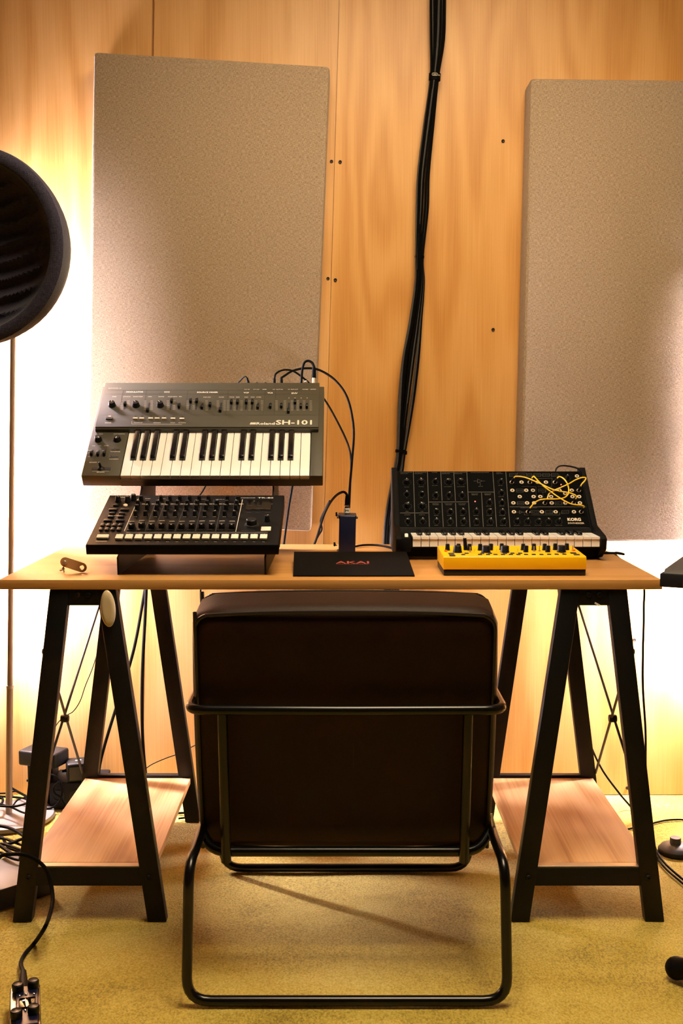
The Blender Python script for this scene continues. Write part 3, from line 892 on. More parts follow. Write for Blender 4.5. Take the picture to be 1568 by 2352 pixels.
# ------------------------------------------------------------------ two-tier stand
st = thing('keyboard_stand', (-0.32, 2.65, DESK_Z), 'black steel two tier keyboard stand on the oak table top', 'stand')
def side_plate(x):
    z0 = DESK_Z + 0.0005
    n = Vector((-(sh_b.z - sh_f.z), sh_b.y - sh_f.y)).normalized()    # normal of the upper tier in (y, z)
    def up_pt(f, d=TH + 0.0006):
        q = Vector((sh_f.y, sh_f.z)) + (Vector((sh_b.y, sh_b.z)) - Vector((sh_f.y, sh_f.z))) * f - n * d
        return (q.x, q.y)
    poly = [(2.405, z0), (2.47, z0), (2.80, z0), (2.86, z0 + 0.0), up_pt(0.92, TH + 0.012), up_pt(0.92), up_pt(0.02), up_pt(0.02, TH + 0.012), (2.655, 0.862), (2.40, 0.778)]
    return MB().prism(poly, 0, x - 0.002, x + 0.002)
for x in (-0.478, -0.163): put('side_plate', side_plate(x), 'black_steel', st)
put('cross_bar', MB().box((-0.476, 2.70, 0.80), (-0.165, 2.704, 0.84), 0.0005), 'black_steel', st)
put('cross_bar', MB().box((-0.476, 2.815, 0.95), (-0.165, 2.819, 0.985), 0.0005), 'black_steel', st)

# ------------------------------------------------------------------ drum machine
zC = zoom(180, 1110, 250 / 1568.0); zD = zoom(420, 1110, 250 / 1568.0)
tf, tb = Vector((-0.5420, 2.381, 0.8075)), Vector((-0.5420, 2.640, 0.8935))
TP = Panel(tf, (1, 0, 0), tb - tf)
TL, TW = (tb - tf).length, 0.4085
tr = thing('drum_machine', (-0.34, 2.40, 0.78), 'black rhythm machine with faders and a row of cream pads on the lower tier', 'drum machine')
def trput(n, m, mat, p=None, rot=0.0, parent=None):
    return put(n, m, mat, parent or tr, TP.mw(p if p is not None else Vector(), rot))
trput('case', MB().prism([(0.0, -0.023), (0, -0.002), (TL, -0.002), (TL, -0.03), (0.05, -0.03), (0.045, -0.023)], 0, 0.0, TW, bev=0.001), 'tr_side')
trput('foot_strip', MB().box((0.03, 0.012, -0.027), (TW - 0.03, 0.05, -0.0228)), 'tr_side')
trput('top_panel', MB().box((0.0004, 0.0004, -0.0018), (TW - 0.0004, TL - 0.0004, 0.0), 0.0006), 'tr_black')
def ta(X, Y, h=0.0): return TP.at(*zC(X, Y), h=h)
def td(X, Y, h=0.0): return TP.at(*zD(X, Y), h=h)
tx = 0.15944 * 2.45 / 2600
tp_ = MB()
line2(tp_, ta(862, 225), ta(660, 690), 0.0012); line2(tp_, td(858, 235), td(760, 700), 0.0012)
for i in range(6):
    X = 985 + 417 * i if i < 2 else None
gl = MB()
for (X0, Y0, X1, Y1) in ((1130, 230, 960, 690), (1265, 230, 1140, 560), (1545, 300, 1390, 690)): line2(gl, ta(X0, Y0), ta(X1, Y1), 0.0006)
for (X0, Y0, X1, Y1) in ((262, 330, 180, 690), (545, 330, 470, 690), (175, 230, 152, 300), (445, 235, 430, 300)): line2(gl, td(X0, Y0), td(X1, Y1), 0.0006)
trput('panel_lines', gl, 'print_grey')
def ttext(mbx, s_, p, w, h): add_text(mbx, s_, p.x, p.y, w * tx, h, 0.0004)
ttext(tp_, 'RHYTHM PERFORMER', td(925, 212), 252, 0.0034)
ttext(tp_, 'Roland', ta(640, 200), 86, 0.0060); ttext(tp_, 'ACB', ta(772, 200), 60, 0.0058)
ttext(tp_, 'REVERB', ta(1000, 224), 80, 0.003); ttext(tp_, 'DELAY', ta(1235, 226), 44, 0.003)
ttext(tp_, 'MASTER FX', td(292, 231), 86, 0.003); ttext(tp_, 'AUTO FILL IN', td(532, 233), 136, 0.003)
mt = MB(); add_text(mt, 'TR-8S', td(1190, 212).x, td(1190, 212).y, 240 * tx, 0.0062, 0.0004, bold=0.0003)
trput('model_lettering', mt, 'print_cream')
for i in range(16):
    q = ta(590 + 138.5 * i, 845); 
    if i > 2: add_text(tp_, ('BD', 'SD', 'LT', 'MT', 'HT', 'RS', 'HC', 'CH', 'OH', 'CC', 'RC', 'ACC', 'LAST', 'SUB', 'MUTE', 'FILL')[i], q.x, q.y, 36 * tx, 0.0024, 0.0003)
trput('panel_print', tp_, 'print_cream')
lvl = MB()
for i in range(14):
    q = ta(935 + 139 * i, 300); lvl.box((q.x - 0.0034, q.y - 0.0011, 0), (q.x + 0.0034, q.y + 0.0011, 0.0003))
    lvl.box((q.x + 0.005, q.y - 0.0010, 0), (q.x + 0.0078, q.y + 0.0010, 0.0003))
trput('legend_plates', lvl, 'button_cream')
# pads
pad = MB().box((-0.0078, -0.0105, 0), (0.0078, 0.0105, 0.0045), 0.0007, 2).mesh('pad')
for i in range(16): trput('pad', pad, 'pad_cream', ta(590 + 138.5 * i, 787) - Vector((0, 0, 0)))
dot = MB().box((-0.0011, -0.0007, 0), (0.0011, 0.0007, 0.0004)).mesh('pad_led')
for i in range(16): trput('pad_led', dot, 'print_cream', ta(603 + 138.5 * i, 733))
trput('start_button', MB().box((-0.0125, -0.0075, 0), (0.0125, 0.0075, 0.0045), 0.0008, 2), 'pad_cream', ta(352, 782))
q = ta(330, 834); trput('start_print', MB().box((-0.0115, -0.001, 0), (0.0115, 0.001, 0.0003)), 'button_cream', q)
trput('large_button', MB().box((-0.0108, -0.0105, 0), (0.0108, 0.0105, 0.003), 0.0010, 2), 'pad_cream', td(1195, 668))
# grey strip above the pads
ga, gb = ta(690, 712), td(1220, 722)
trput('pattern_strip', MB().box((ga.x, ga.y - 0.0042, 0), (gb.x, ga.y + 0.0042, 0.0003)), 'plastic_grey')
# left hand rubber buttons
small = MB().box((-0.0062, -0.0048, 0), (0.0062, 0.0048, 0.004), 0.0018, 3).mesh('rubber_button')
wide = MB().box((-0.0096, -0.0052, 0), (0.0096, 0.0052, 0.004), 0.0018, 3).mesh('rubber_button')
mid = MB().box((-0.0068, -0.0052, 0), (0.0068, 0.0052, 0.004), 0.0018, 3).mesh('rubber_button')
tiny = MB().box((-0.0044, -0.0072, 0), (0.0044, 0.0072, 0.004), 0.0018, 3).mesh('rubber_button')
for me, lst in ((small, ((540, 325),)), (wide, ((500, 390), (668, 390), (427, 547), (600, 547))), (mid, ((488, 442), (630, 442), (468, 490), (612, 490))),
                (tiny, ((350, 612), (437, 612), (523, 612), (608, 612), (327, 672), (413, 672), (498, 672), (584, 672)))):
    for X, Y in lst: trput('rubber_button', me, 'knob_black', ta(X, Y))
trput('lit_button', MB().lathe([(0.0052, 0), (0.0052, 0.002), (0.004, 0.003), (0.0005, 0.003)], 20, Matrix.Diagonal((1, 1.2, 1, 1))), 'button_cream', ta(678, 323))
trput('dash_print', MB().box((-0.0063, -0.0008, 0), (0.0063, 0.0008, 0.0003)), 'button_cream', ta(548, 467))
# mixer faders and knobs
cap = MB().prism([(-0.0085, 0), (-0.0072, 0.0115), (0.0, 0.0095), (0.0072, 0.0115), (0.0085, 0)], 0, -0.0062, 0.0062, bev=0.0008).mesh('fader_cap')
caph = MB().box((-0.006, 0.0064, 0.0112), (0.006, 0.0076, 0.0119)).mesh('cap_glint')  # highlight along the far edge of the cap, painted as a pale strip
capl = MB().box((-0.0018, -0.0079, 0.0095), (0.0018, -0.0066, 0.0117)).mesh('cap_line')
fslot = MB().box((-0.0012, -0.026, -0.001), (0.0012, 0.026, 0.0003)).mesh('fader_slot')
stepb = MB().box((-0.0062, -0.0022, 0), (0.0062, 0.0022, 0.0018), 0.0006).mesh('channel_button')
tk, tkp = knob_mesh(0.0052, 0.0125, 0.86, 16), pointer_mesh(0.0052, 0.0125, 0.86, 0.0009)
tkf = MB().box((-0.0035, -0.0056, 0.0), (0.0035, -0.0048, 0.0008)).mesh('knob_tick')
for i in range(11):
    X = 768 + 144.5 * i
    trput('fader_slot', fslot, 'slot_black', ta(X, 590))
    f_ = trput('fader_cap', cap, 'knob_black', ta(X, 632 + (6, -10, 2, -4, 4, 4, 2, 0, 0, 0, 2)[i]))
    put('cap_glint', caph, 'print_cream', f_, local=Matrix()); put('cap_line', capl, 'print_cream', f_, local=Matrix())
    trput('channel_button', stepb, 'knob_black', ta(X - 30, 682))
    for r_, Y in enumerate((318, 380, 470)):
        q = ta(838 - 0.0 + 142 * i + (22, 8, -12)[r_], Y)
        k_ = trput('knob', tk, 'knob_black', q, (0.6, -0.7, 0.3, 0.9, -0.2)[(i * 3 + r_) % 5])
        if (i + r_) % 2 == 0: put('pointer', tkp, 'print_cream', k_, local=Matrix())
    trput('knob_tick', tkf, 'print_cream', ta(826 + 142 * i, 470))
tk2 = knob_mesh(0.0066, 0.014, 0.86, 18)
for (X, Y) in ((575, 265), (710, 265), (797, 240)): 
    k_ = trput('knob', tk2, 'knob_black', ta(X, Y), 0.3)
    put('pointer', pointer_mesh(0.0066, 0.014, 0.86), 'print_cream', k_, local=Matrix())
for X in (905, 1190, 1320, 1462, 1600, 1740, 1875, 2145):
    trput('knob', tk, 'knob_black', ta(X, 250), 0.4)
trput('knob', tk2, 'knob_black', td(795, 262), 0.2)
q0, q1 = td(925, 250), td(1290, 385)
trput('display', MB().box((q0.x, q1.y, 0), (q1.x - 0.004, q0.y, 0.0012), 0.0005), 'glass_dark')
scr = MB()
for X, Y, w in ((965, 328, 66), (1100, 328, 66), (1095, 366, 110), (955, 384, 60), (1085, 384, 60), (1235, 384, 66), (950, 428, 70), (1075, 428, 70), (1225, 425, 80)):
    q = td(X, Y); scr.box((q.x - w * tx / 2, q.y - 0.0006, 0.0012), (q.x + w * tx / 2, q.y + 0.0006, 0.0014))
trput('display_legends', scr, 'plastic_grey')
dial = trput('value_dial', MB().lathe([(0.0150, 0), (0.0150, 0.002), (0.0120, 0.003), (0.0112, 0.0135), (0.010, 0.0145), (0.0005, 0.014)], 32), 'knob_black', td(990, 600))
put('dial_ring', MB().lathe([(0.0156, 0), (0.0156, 0.0006), (0.0150, 0.0006)], 40, cap0=False, cap1=False), 'plastic_grey', dial, local=Matrix())
k_ = trput('knob', tk2, 'knob_black', td(1212, 545), -0.6)
put('pointer', pointer_mesh(0.0066, 0.014, 0.86), 'print_cream', k_, local=Matrix())
trput('shift_button', MB().box((-0.016, -0.003, 0), (0.016, 0.003, 0.0015), 0.0006), 'knob_black', td(935, 690))

# ------------------------------------------------------------------ black patch synthesizer
zE = zoom(890, 1060, 260 / 1568.0); zF = zoom(1140, 1060, 260 / 1568.0)
MX0, MX1 = 0.1270, 0.6180
pf, pbk = Vector((MX0, 2.727, 0.8065)), Vector((MX0, 2.868, 0.9385))
MP = Panel(pf, (1, 0, 0), pbk - pf)
ML = (pbk - pf).length
ms = thing('patch_synthesizer', ((MX0 + MX1) / 2, 2.66, DESK_Z), 'black keyboard synthesizer with a sloping knob panel and yellow patch cords', 'synthesizer')
def msput(n, m, mat, p=None, rot=0.0): return put(n, m, mat, ms, MP.mw(p if p is not None else Vector(), rot))
CHK = 0.0135
zt = DESK_Z
# main body between cheeks
body = MB().prism([(2.665, zt + 0.006), (2.90, zt + 0.006), (2.90, 0.93), (2.878, 0.9365), (2.868, 0.9375), (2.727, 0.8055), (2.722, 0.793), (2.64, 0.7705), (2.64, 0.7675), (2.665, zt + 0.02)], 0, MX0 + CHK, MX1 - CHK)
put('body', body, 'ms_cheek', ms)
plate = MB().box((CHK + 0.0015, 0.0012, -0.0015), (MX1 - MX0 - CHK - 0.0015, ML - 0.003, 0.0008), 0.0004)
msput('front_panel', plate, 'ms_black')
cheek = [(2.69, zt), (2.74, zt), (2.86, zt), (2.91, zt + 0.004), (2.905, 0.945), (2.872, 0.947), (2.72, 0.815), (2.632, 0.800), (2.618, 0.793), (2.622, 0.768), (2.66, zt + 0.006)]
for x in (MX0, MX1 - CHK): put('side_cheek', MB().prism(cheek, 0, x, x + CHK, bev=0.0015), 'ms_cheek', ms)
lb0 = on_y(*zE(95, 990), 2.64)
put('wheel_block', MB().box((MX0 + CHK - 0.001, 2.626, 0.762), (on_y(*zE(335, 1050), 2.626).x - 0.002, 2.722, 0.795), 0.0025, 2), 'ms_cheek', ms)
wp = on_y(*zE(258, 1015), 2.655)
put('control_wheel', MB().lathe([(0.011, -0.004), (0.012, -0.002), (0.012, 0.002), (0.011, 0.004)], 20, RY(math.pi / 2)), 'key_white', ms, T(wp.x, 2.655, 0.7905))
# keys C..C
kxa, kxb = on_y(*zE(345, 1060), 2.632).x, on_y(*zF(1437, 1060), 2.632).x
keyboard(ms, T(kxa, 2.632, 0.7965), 0, 37, kxb - kxa, 0.094, 0.060, 0.0104, 0.0075, 0.0052)
kf = MB().box((0.0008, 0.003, -0.0235), ((kxb - kxa) / 22 - 0.0008, 0.0075, -0.0053)).mesh('key_front')
for i in range(22): put('key_front', kf, 'key_white', ms, T(kxa + i * (kxb - kxa) / 22, 2.632, 0.7965))
def me_(X, Y, h=0.001): return MP.at(*zE(X, Y), h=h)
def mf_(X, Y, h=0.001): return MP.at(*zF(X, Y), h=h)
mx = 0.16582 * 2.80 / 2600
ln = MB()
def ml(p, q, w=0.0011): line2(ln, p, q, w, 0.0011)
for (a_, b_) in (((355, 135), (373, 705)), ((375, 722), (381, 905)), ((550, 135), (578, 905)), ((735, 135), (753, 545)), ((752, 575), (770, 905)), ((915, 135), (938, 545)), ((940, 575), (955, 905)),
                 ((1095, 135), (1118, 560)), ((1120, 560), (1140, 905)), ((1455, 140), (1476, 425)), ((1300, 435), (1324, 905)), ((1476, 425), (1508, 905))):
    ml(me_(*a_), me_(*b_))
for (a_, b_) in (((170, 714), (560, 714)), ((565, 562), (1118, 558)), ((1112, 424), (1476, 424))): ml(me_(*a_), me_(*b_), 0.0012)
ml(mf_(127, 140), mf_(185, 908)); ml(mf_(182, 628), mf_(1235, 628)); 
ml(mf_(-1400, 919), mf_(1285, 919), 0.0005)
msput('panel_lines', ln, 'print_grey')
pr = MB()
def mt_(s_, p, w, h=0.0021): add_text(pr, s_, p.x, p.y, w * mx, h, 0.0012)
for s1_, s2_, X in (('VOLTAGE CONTROLLED', 'OSCILLATOR 1', 255), ('VOLTAGE CONTROLLED', 'OSCILLATOR 2', 455), ('VOLTAGE CONTROLLED', 'HIGHPASS FILTER', 828), ('VOLTAGE CONTROLLED', 'LOWPASS FILTER', 1003)):
    mt_(s1_, me_(X, 152), 165); mt_(s2_, me_(X - 25, 169), 112)
mt_('VCO MIXER', me_(648, 153), 78); mt_('VOLTAGE CONTROLLED AMPLIFIER', me_(1275, 154), 258)
for s1_, s2_, X, Y in (('FREQUENCY', 'MODULATION', 665, 585), ('CUTOFF FREQUENCY', 'MODULATION', 845, 585), ('CUTOFF FREQUENCY', 'MODULATION', 1028, 585), ('MODULATION', 'GENERATOR', 1203, 448), ('ENVELOPE', 'GENERATOR 1', 1385, 448)):
    mt_(s1_, me_(X, Y), 92 if len(s1_) < 12 else 112); mt_(s2_, me_(X, Y + 15), 84)
for s_, X, Y, w in (('WAVE FORM', 262, 355, 68), ('PW', 265, 502, 16), ('SCALE', 268, 691, 38), ('WAVE FORM', 463, 350, 70), ('PITCH', 466, 501, 36), ('SCALE', 475, 692, 38), ('VCO 1 LEVEL', 653, 334, 78), ('VCO 2 LEVEL', 660, 520, 72), ('CUTOFF FREQUENCY', 836, 350, 112),
                    ('PEAK', 842, 520, 36), ('CUTOFF FREQUENCY', 1016, 350, 112), ('PEAK', 1026, 520, 34), ('PORTAMENTO', 272, 739, 80), ('TIME', 277, 884, 26), ('MASTER TUNE', 475, 739, 80), ('MG/T.EXT', 672, 748, 58), ('EG1/EXT', 674, 884, 50), ('MG/T.EXT', 855, 748, 58), ('EG2/EXT', 858, 884, 50),
                    ('MG/T.EXT', 1035, 748, 58), ('EG2/EXT', 1045, 884, 50), ('WAVE FORM', 1220, 748, 68), ('FREQUENCY', 1230, 883, 66), ('DELAY TIME', 1398, 618, 64), ('ATTACK TIME', 1405, 747, 72), ('RELEASE TIME', 1413, 883, 80), ('INITIAL GAIN', 1287, 345, 62)):
    mt_(s_, me_(X, Y), w, 0.0018)
for s_, X, Y, w in (('ENVELOPE', 30, 152, 64), ('GENERATOR 2', 40, 169, 92), ('HOLD TIME', 52, 334, 58), ('ATTACK TIME', 62, 486, 72), ('DECAY TIME', 70, 616, 66), ('SUSTAIN LEVEL', 78, 748, 84), ('RELEASE TIME', 90, 884, 78), ('SIGNAL LEVEL', 278, 884, 76), ('LOW CUT FREQ', 425, 884, 84), ('HIGH CUT FREQ', 572, 884, 86),
                    ('CV ADJUST', 715, 884, 62), ('THRESHOLD LEVEL', 860, 884, 96), ('EXTERNAL SIGNAL PROCESSOR', 446, 643, 230)):
    mt_(s_, mf_(X, Y), w, 0.0018)
# little schematic boxes
def rect(X0, Y0, X1, Y1, f=mf_, w=0.0005):
    c = [f(X0, Y0), f(X1, Y0), f(X1, Y1), f(X0, Y1)]
    for i in range(4): line2(pr, c[i], c[(i + 1) % 4], w, 0.0012)
for r_ in ((180, 165, 270, 208), (285, 160, 415, 208), (432, 170, 490, 208), (515, 168, 610, 208), (637, 168, 730, 208), (757, 168, 850, 208), (275, 382, 370, 425), (580, 382, 680, 425), (285, 558, 380, 600), (810, 558, 905, 600), (480, 680, 580, 722), (678, 680, 775, 722), (900, 680, 1000, 722)):
    rect(*r_)
for s_, X, Y, w in (('VCO 1+2', 225, 187, 70), ('CUTOFF FREQ', 350, 187, 100), ('VCF', 461, 189, 36), ('LPF', 562, 188, 70), ('HPF', 683, 188, 70), ('VCA', 803, 188, 70), ('SAMPLE HOLD', 322, 404, 80), ('MOD VCA', 630, 404, 80), ('NOISE', 332, 579, 76), ('EG 1', 857, 579, 76), ('BPF', 530, 701, 80), ('F-V CONV', 726, 701, 80), ('ENV FOLL', 950, 701, 80)):
    mt_(s_, mf_(X, Y), w, 0.0017)
for a_, b_ in (((615, 188), (637, 188)), ((730, 188), (757, 188)), ((850, 188), (880, 188)), ((275, 702), (310, 702)), ((355, 702), (400, 702)), ((385, 720), (385, 740)), ((385, 740), (875, 740)), ((875, 740), (875, 705)), ((350, 345), (545, 352)), ((545, 352), (548, 490)), ((640, 425), (645, 492)), ((645, 492), (735, 492)), ((555, 235), (770, 232)), ((770, 232), (762, 350)), ((570, 350), (762, 350))):
    line2(pr, mf_(*a_), mf_(*b_), 0.0004, 0.0012)
for a_, b_ in (((1190, 270), (1245, 270)), ((1245, 245), (1245, 298)), ((1245, 245), (1308, 270)), ((1308, 270), (1245, 298)), ((1308, 270), (1350, 270)), ((1280, 290), (1284, 335))):
    line2(pr, me_(*a_), me_(*b_), 0.0005, 0.0012)
for a_, b_ in (((316, 682), (318, 722)), ((316, 682), (356, 702)), ((356, 702), (318, 722))): line2(pr, mf_(*a_), mf_(*b_), 0.0005, 0.0012)
lt = MB()
q = mf_(1075, 803); add_text(lt, 'KORG', q.x, q.y, 178 * mx, 0.0088, 0.0012, bold=0.0007)
q = mf_(1100, 855); add_text(lt, 'SYNTHESIZER', q.x, q.y, 220 * mx, 0.0048, 0.0012, bold=0.0001)
msput('maker_lettering', lt, 'button_cream')
# knobs: (x, y on zoom, big, pointer tip offset)
def scale_ticks(p, r):
    for k in range(11):
        a = math.radians(-150 + 30 * k)
        d = Vector((math.sin(a), math.cos(a)))
        c = Vector((p.x, p.y))
        line2(pr, c + d * r * 1.5, c + d * r * 1.85, 0.0004, 0.0012)
mk, mkp = knob_mesh(0.0047, 0.0105, 0.78, 18), pointer_mesh(0.0047, 0.0105, 0.9, 0.0009)
Mk, Mkp = knob_mesh(0.0064, 0.0110, 0.76, 20), pointer_mesh(0.0064, 0.0110, 0.9, 0.0010)
knobs_e = [(266, 290, 1, -12), (265, 455, 0, 2), (272, 618, 1, 45), (465, 287, 1, -15), (472, 455, 0, 115), (480, 618, 1, -48), (282, 830, 0, -95), (487, 830, 0, -10), (657, 282, 0, 45), (665, 468, 0, 75),
           (845, 285, 1, -90), (849, 468, 0, 45), (1018, 285, 1, -62), (1030, 470, 0, 0), (678, 697, 0, -65), (678, 832, 0, -12), (867, 697, 0, 120), (867, 832, 0, 12), (1047, 697, 0, -30), (1052, 832, 0, 30),
           (1226, 695, 0, 5), (1232, 834, 0, -75), (1407, 568, 0, 35), (1410, 697, 0, 90), (1422, 832, 0, 25)]
knobs_f = [(58, 285, 0, 45), (70, 437, 0, -45), (76, 572, 0, -15), (82, 704, 0, -5), (97, 832, 0, 58), (282, 832, 0, 50), (427, 832, 0, 40), (578, 832, 0, 100), (722, 832, 0, -48), (862, 832, 0, 42), (978, 232, 0, 0)]
for lst, f in ((knobs_e, me_), (knobs_f, mf_)):
    for X, Y, big, ang in lst:
        q = f(X, Y)
        k_ = msput('knob', Mk if big else mk, 'knob_black', q, -math.radians(ang))
        put('pointer', Mkp if big else mkp, 'print_cream', k_, local=Matrix())
        scale_ticks(q, 0.0064 if big else 0.0047)
msput('panel_print', pr, 'print_grey')
# jacks
jk = MB().lathe([(0.0054, 0.0), (0.0054, 0.0012), (0.0048, 0.002), (0.0030, 0.002), (0.0024, 0.0012), (0.0024, 0.0002)], 20, cap1=False).mesh('jack')
jh = MB().lathe([(0.0025, 0.0), (0.0025, 0.0011)], 14).mesh('jack_hole')
jacks = [(210, 290), (345, 290), (460, 290), (568, 290), (683, 290), (808, 290), (1113, 205), (218, 403), (410, 403), (503, 403), (870, 403), (1040, 403), (1137, 403), (950, 448), (320, 490), (512, 490), (605, 490), (755, 490), (1050, 490), (1143, 490),
         (232, 578), (422, 578), (520, 578), (668, 578), (763, 578), (952, 578), (1066, 578), (1153, 578), (240, 701), (435, 701), (625, 701), (817, 701), (1070, 701), (1170, 701)]
for X, Y in jacks:
    j_ = msput('jack', jk, 'jack_ring', mf_(X, Y))
    put('jack_hole', jh, 'slot_black', j_, local=Matrix())
ledm = MB().lathe([(0.0014, 0), (0.0014, 0.0012), (0.0004, 0.002)], 12).mesh('led')
msput('led', ledm, 'led_red', me_(1210, 556)); msput('led', ledm, 'led_pink', mf_(893, 322))
# patch cords
def patch(pts, lab):
    a, b_ = pts[0], pts[-1]
    P_ = lambda X, Y, h: MP.M @ MP.at(*zF(X, Y), h=h)
    n = len(pts)
    t = thing('patch_cable', P_(a[0], a[1], 0.003), lab, 'cable', 'yellow patch cords on the black synthesizer')
    path = []
    for i, (X, Y) in enumerate(pts[1:-1]):
        f = i / (n - 3)
        h = 0.020 + 0.012 * math.sin(math.pi * f)
        path.append(P_(X, Y, h))
    put('cord', MB().tube(path, 0.0017, 8, 6), 'patch_yellow', t)
    for (J, E) in ((a, path[0]), (b_, path[-1])):
        J0 = P_(J[0], J[1], 0.0035)
        put('plug', MB().tube([J0, J0 + (E - J0) * 0.93], [0.0036, 0.0026], 12, smooth=False), 'knob_black', t)
patch([(210, 290), (240, 228), (270, 208), (400, 222), (580, 295), (760, 380), (870, 411), (1000, 432), (1088, 465), (1106, 495), (1098, 520), (1066, 578)], 'yellow patch cord arching widest across the patch bay from its first socket')
patch([(460, 290), (487, 232), (515, 206), (560, 252), (640, 332), (760, 424), (880, 508), (1000, 575), (1080, 598), (1170, 606), (1210, 622), (1203, 642), (1170, 701)], 'yellow patch cord ending in the lowest corner socket above the maker name')
patch([(808, 290), (838, 232), (870, 210), (925, 235), (975, 300), (1000, 390), (985, 462), (920, 508), (800, 520), (680, 521), (590, 535), (520, 577), (480, 622), (463, 648), (435, 701)], 'yellow patch cord forming a big hooked loop')
patch([(668, 578), (703, 512), (730, 445), (800, 400), (900, 356), (1000, 310), (1100, 252), (1190, 222), (1236, 228), (1222, 265), (1180, 312), (1165, 342), (1137, 403)], 'yellow patch cord rising to a sharp bend beside the side cheek')
P_ = lambda X, Y, h: MP.M @ MP.at(*zF(X, Y), h=h)
hp = thing('headphone_cable', P_(1180, 215, 0.004), 'thin black cable looping over the top of the black patch synthesizer', 'cable')
put('cord', MB().tube([P_(1172, 205, 0.012), P_(1165, 150, 0.02), P_(1110, 92, 0.018), P_(960, 60, 0.005), P_(870, 66, -0.015), P_(825, 108, -0.042), P_(815, 180, -0.07)], 0.0021, 8, 6), 'cable_rubber', hp)
put('plug', MB().tube([P_(1178, 240, 0.002), P_(1172, 205, 0.012)], 0.0034, 10, smooth=False), 'knob_black', hp)

# ------------------------------------------------------------------ yellow bass box
zH = zoom(990, 1220, 370 / 1568.0)
YX0, YX1, YY0, YY1 = 0.2165, 0.5210, 2.388, 2.545
yb = thing('bass_synthesizer', ((YX0 + YX1) / 2, YY0 + 0.07, DESK_Z), 'small bright yellow knob box with a black base in front of the black synthesizer', 'synthesizer')
put('base', MB().box((YX0 + 0.001, YY0 + 0.002, DESK_Z + 0.0008), (YX1 - 0.001, YY1, 0.7535), 0.0015, 2), 'case_black', yb)
put('case', MB().prism([(YY0, 0.7537), (YY0 + 0.001, 0.7800), (YY0 + 0.004, 0.7818), (YY1 - 0.004, 0.7868), (YY1, 0.784), (YY1, 0.7537)], 0, YX0, YX1, bev=0.0015), 'case_yellow', yb)
YP = Panel((YX0, YY0 + 0.004, 0.7820), (1, 0, 0), (0, YY1 - YY0 - 0.008, 0.005))
def yput(n, m, mat, p=None, rot=0.0): return put(n, m, mat, yb, YP.mw(p if p is not None else Vector(), rot))
def ya(X, Y, h=0.0): return YP.at(*zH(X, Y), h=h)
yput('top_plate', MB().box((0.010, 0.006, -0.001), (YX1 - YX0 - 0.010, 0.145, 0.0004), 0.0003), 'case_yellow')
kS, kL = knob_mesh(0.0052, 0.0145, 0.85, 16), knob_mesh(0.0094, 0.0150, 0.88, 24)
kSp = MB().box((0.0036, -0.0005, 0.004), (0.0054, 0.0005, 0.0142)).mesh('pointer')
kLp = MB().box((0.0066, -0.0006, 0.004), (0.0092, 0.0006, 0.0146)).mesh('pointer')
for X, Y, big, a_ in ((158, 188, 0, 1.0), (255, 208, 1, 2.0), (265, 186, 0, 1.2), (372, 188, 0, 1.6), (475, 188, 0, 2.2), (532, 208, 1, -0.3), (578, 186, 0, -0.2), (685, 184, 0, 1.2), (715, 208, 1, -0.4), (893, 186, 0, 1.2),
                      (920, 205, 0, -0.1), (998, 186, 0, 1.4), (1103, 186, 0, 1.5), (1133, 205, 0, -0.2), (1205, 184, 0, 2.0), (1266, 205, 1, -0.2), (1318, 184, 0, 0.6)):
    q = ya(X, Y); q.y = max(0.012, min(0.138, q.y))
    k_ = yput('knob', kL if big else kS, 'knob_black', q, a_)
    put('pointer', kLp if big else kSp, 'orange' if X in (578, 920, 1133, 1266) else 'plastic_grey', k_, local=Matrix())
tg = MB().lathe([(0.0028, 0), (0.0028, 0.002), (0.0011, 0.0025), (0.0011, 0.011), (0.0016, 0.012)], 12).mesh('toggle')
for X, Y in ((378, 205), (1000, 200), (1052, 198), (1377, 192)): yput('toggle_switch', tg, 'steel', ya(X, Y))
tl = MB().tube([(0, 0, 0), (-0.002, 0.004, 0.026)], [0.0046, 0.0040], 10, smooth=False)
yput('jack_plug', tl, 'knob_black', ya(335, 185))
for X, Y in ((142, 200), (1388, 196)): yput('indicator', MB().box((-0.003, -0.002, 0), (0.003, 0.002, 0.004), 0.0006), 'orange', ya(X, Y))
pb_ = MB().box((-0.0042, -0.0042, 0), (0.0042, 0.0042, 0.0022), 0.0007).mesh('push_button')
pw_ = MB().box((-0.0062, -0.0050, 0), (0.0062, 0.0050, 0.0022), 0.0007).mesh('push_button')
for X, Y in ((312, 233), (345, 221), (475, 232), (496, 222), (552, 232), (572, 221), (625, 232), (698, 232), (718, 222), (775, 232), (790, 220), (848, 232), (866, 220), (922, 232), (997, 232), (1072, 232), (1147, 230), (1220, 230), (1295, 229), (1270, 213)):
    yput('push_button', pb_, 'knob_black', ya(X, Y))
for X, Y in ((205, 240), (195, 224), (1415, 234), (1382, 218)): 
    yput('push_button', pw_, 'knob_black', ya(X, Y))
yl = MB()
for a_, b_ in (((140, 212), (1390, 208)), ((430, 172), (415, 205)), ((640, 172), (630, 205)), ((840, 172), (840, 205)), ((1160, 172), (1175, 205))): line2(yl, ya(*a_), ya(*b_), 0.0006, 0.0006)
yput('panel_lines', yl, 'print_dark')

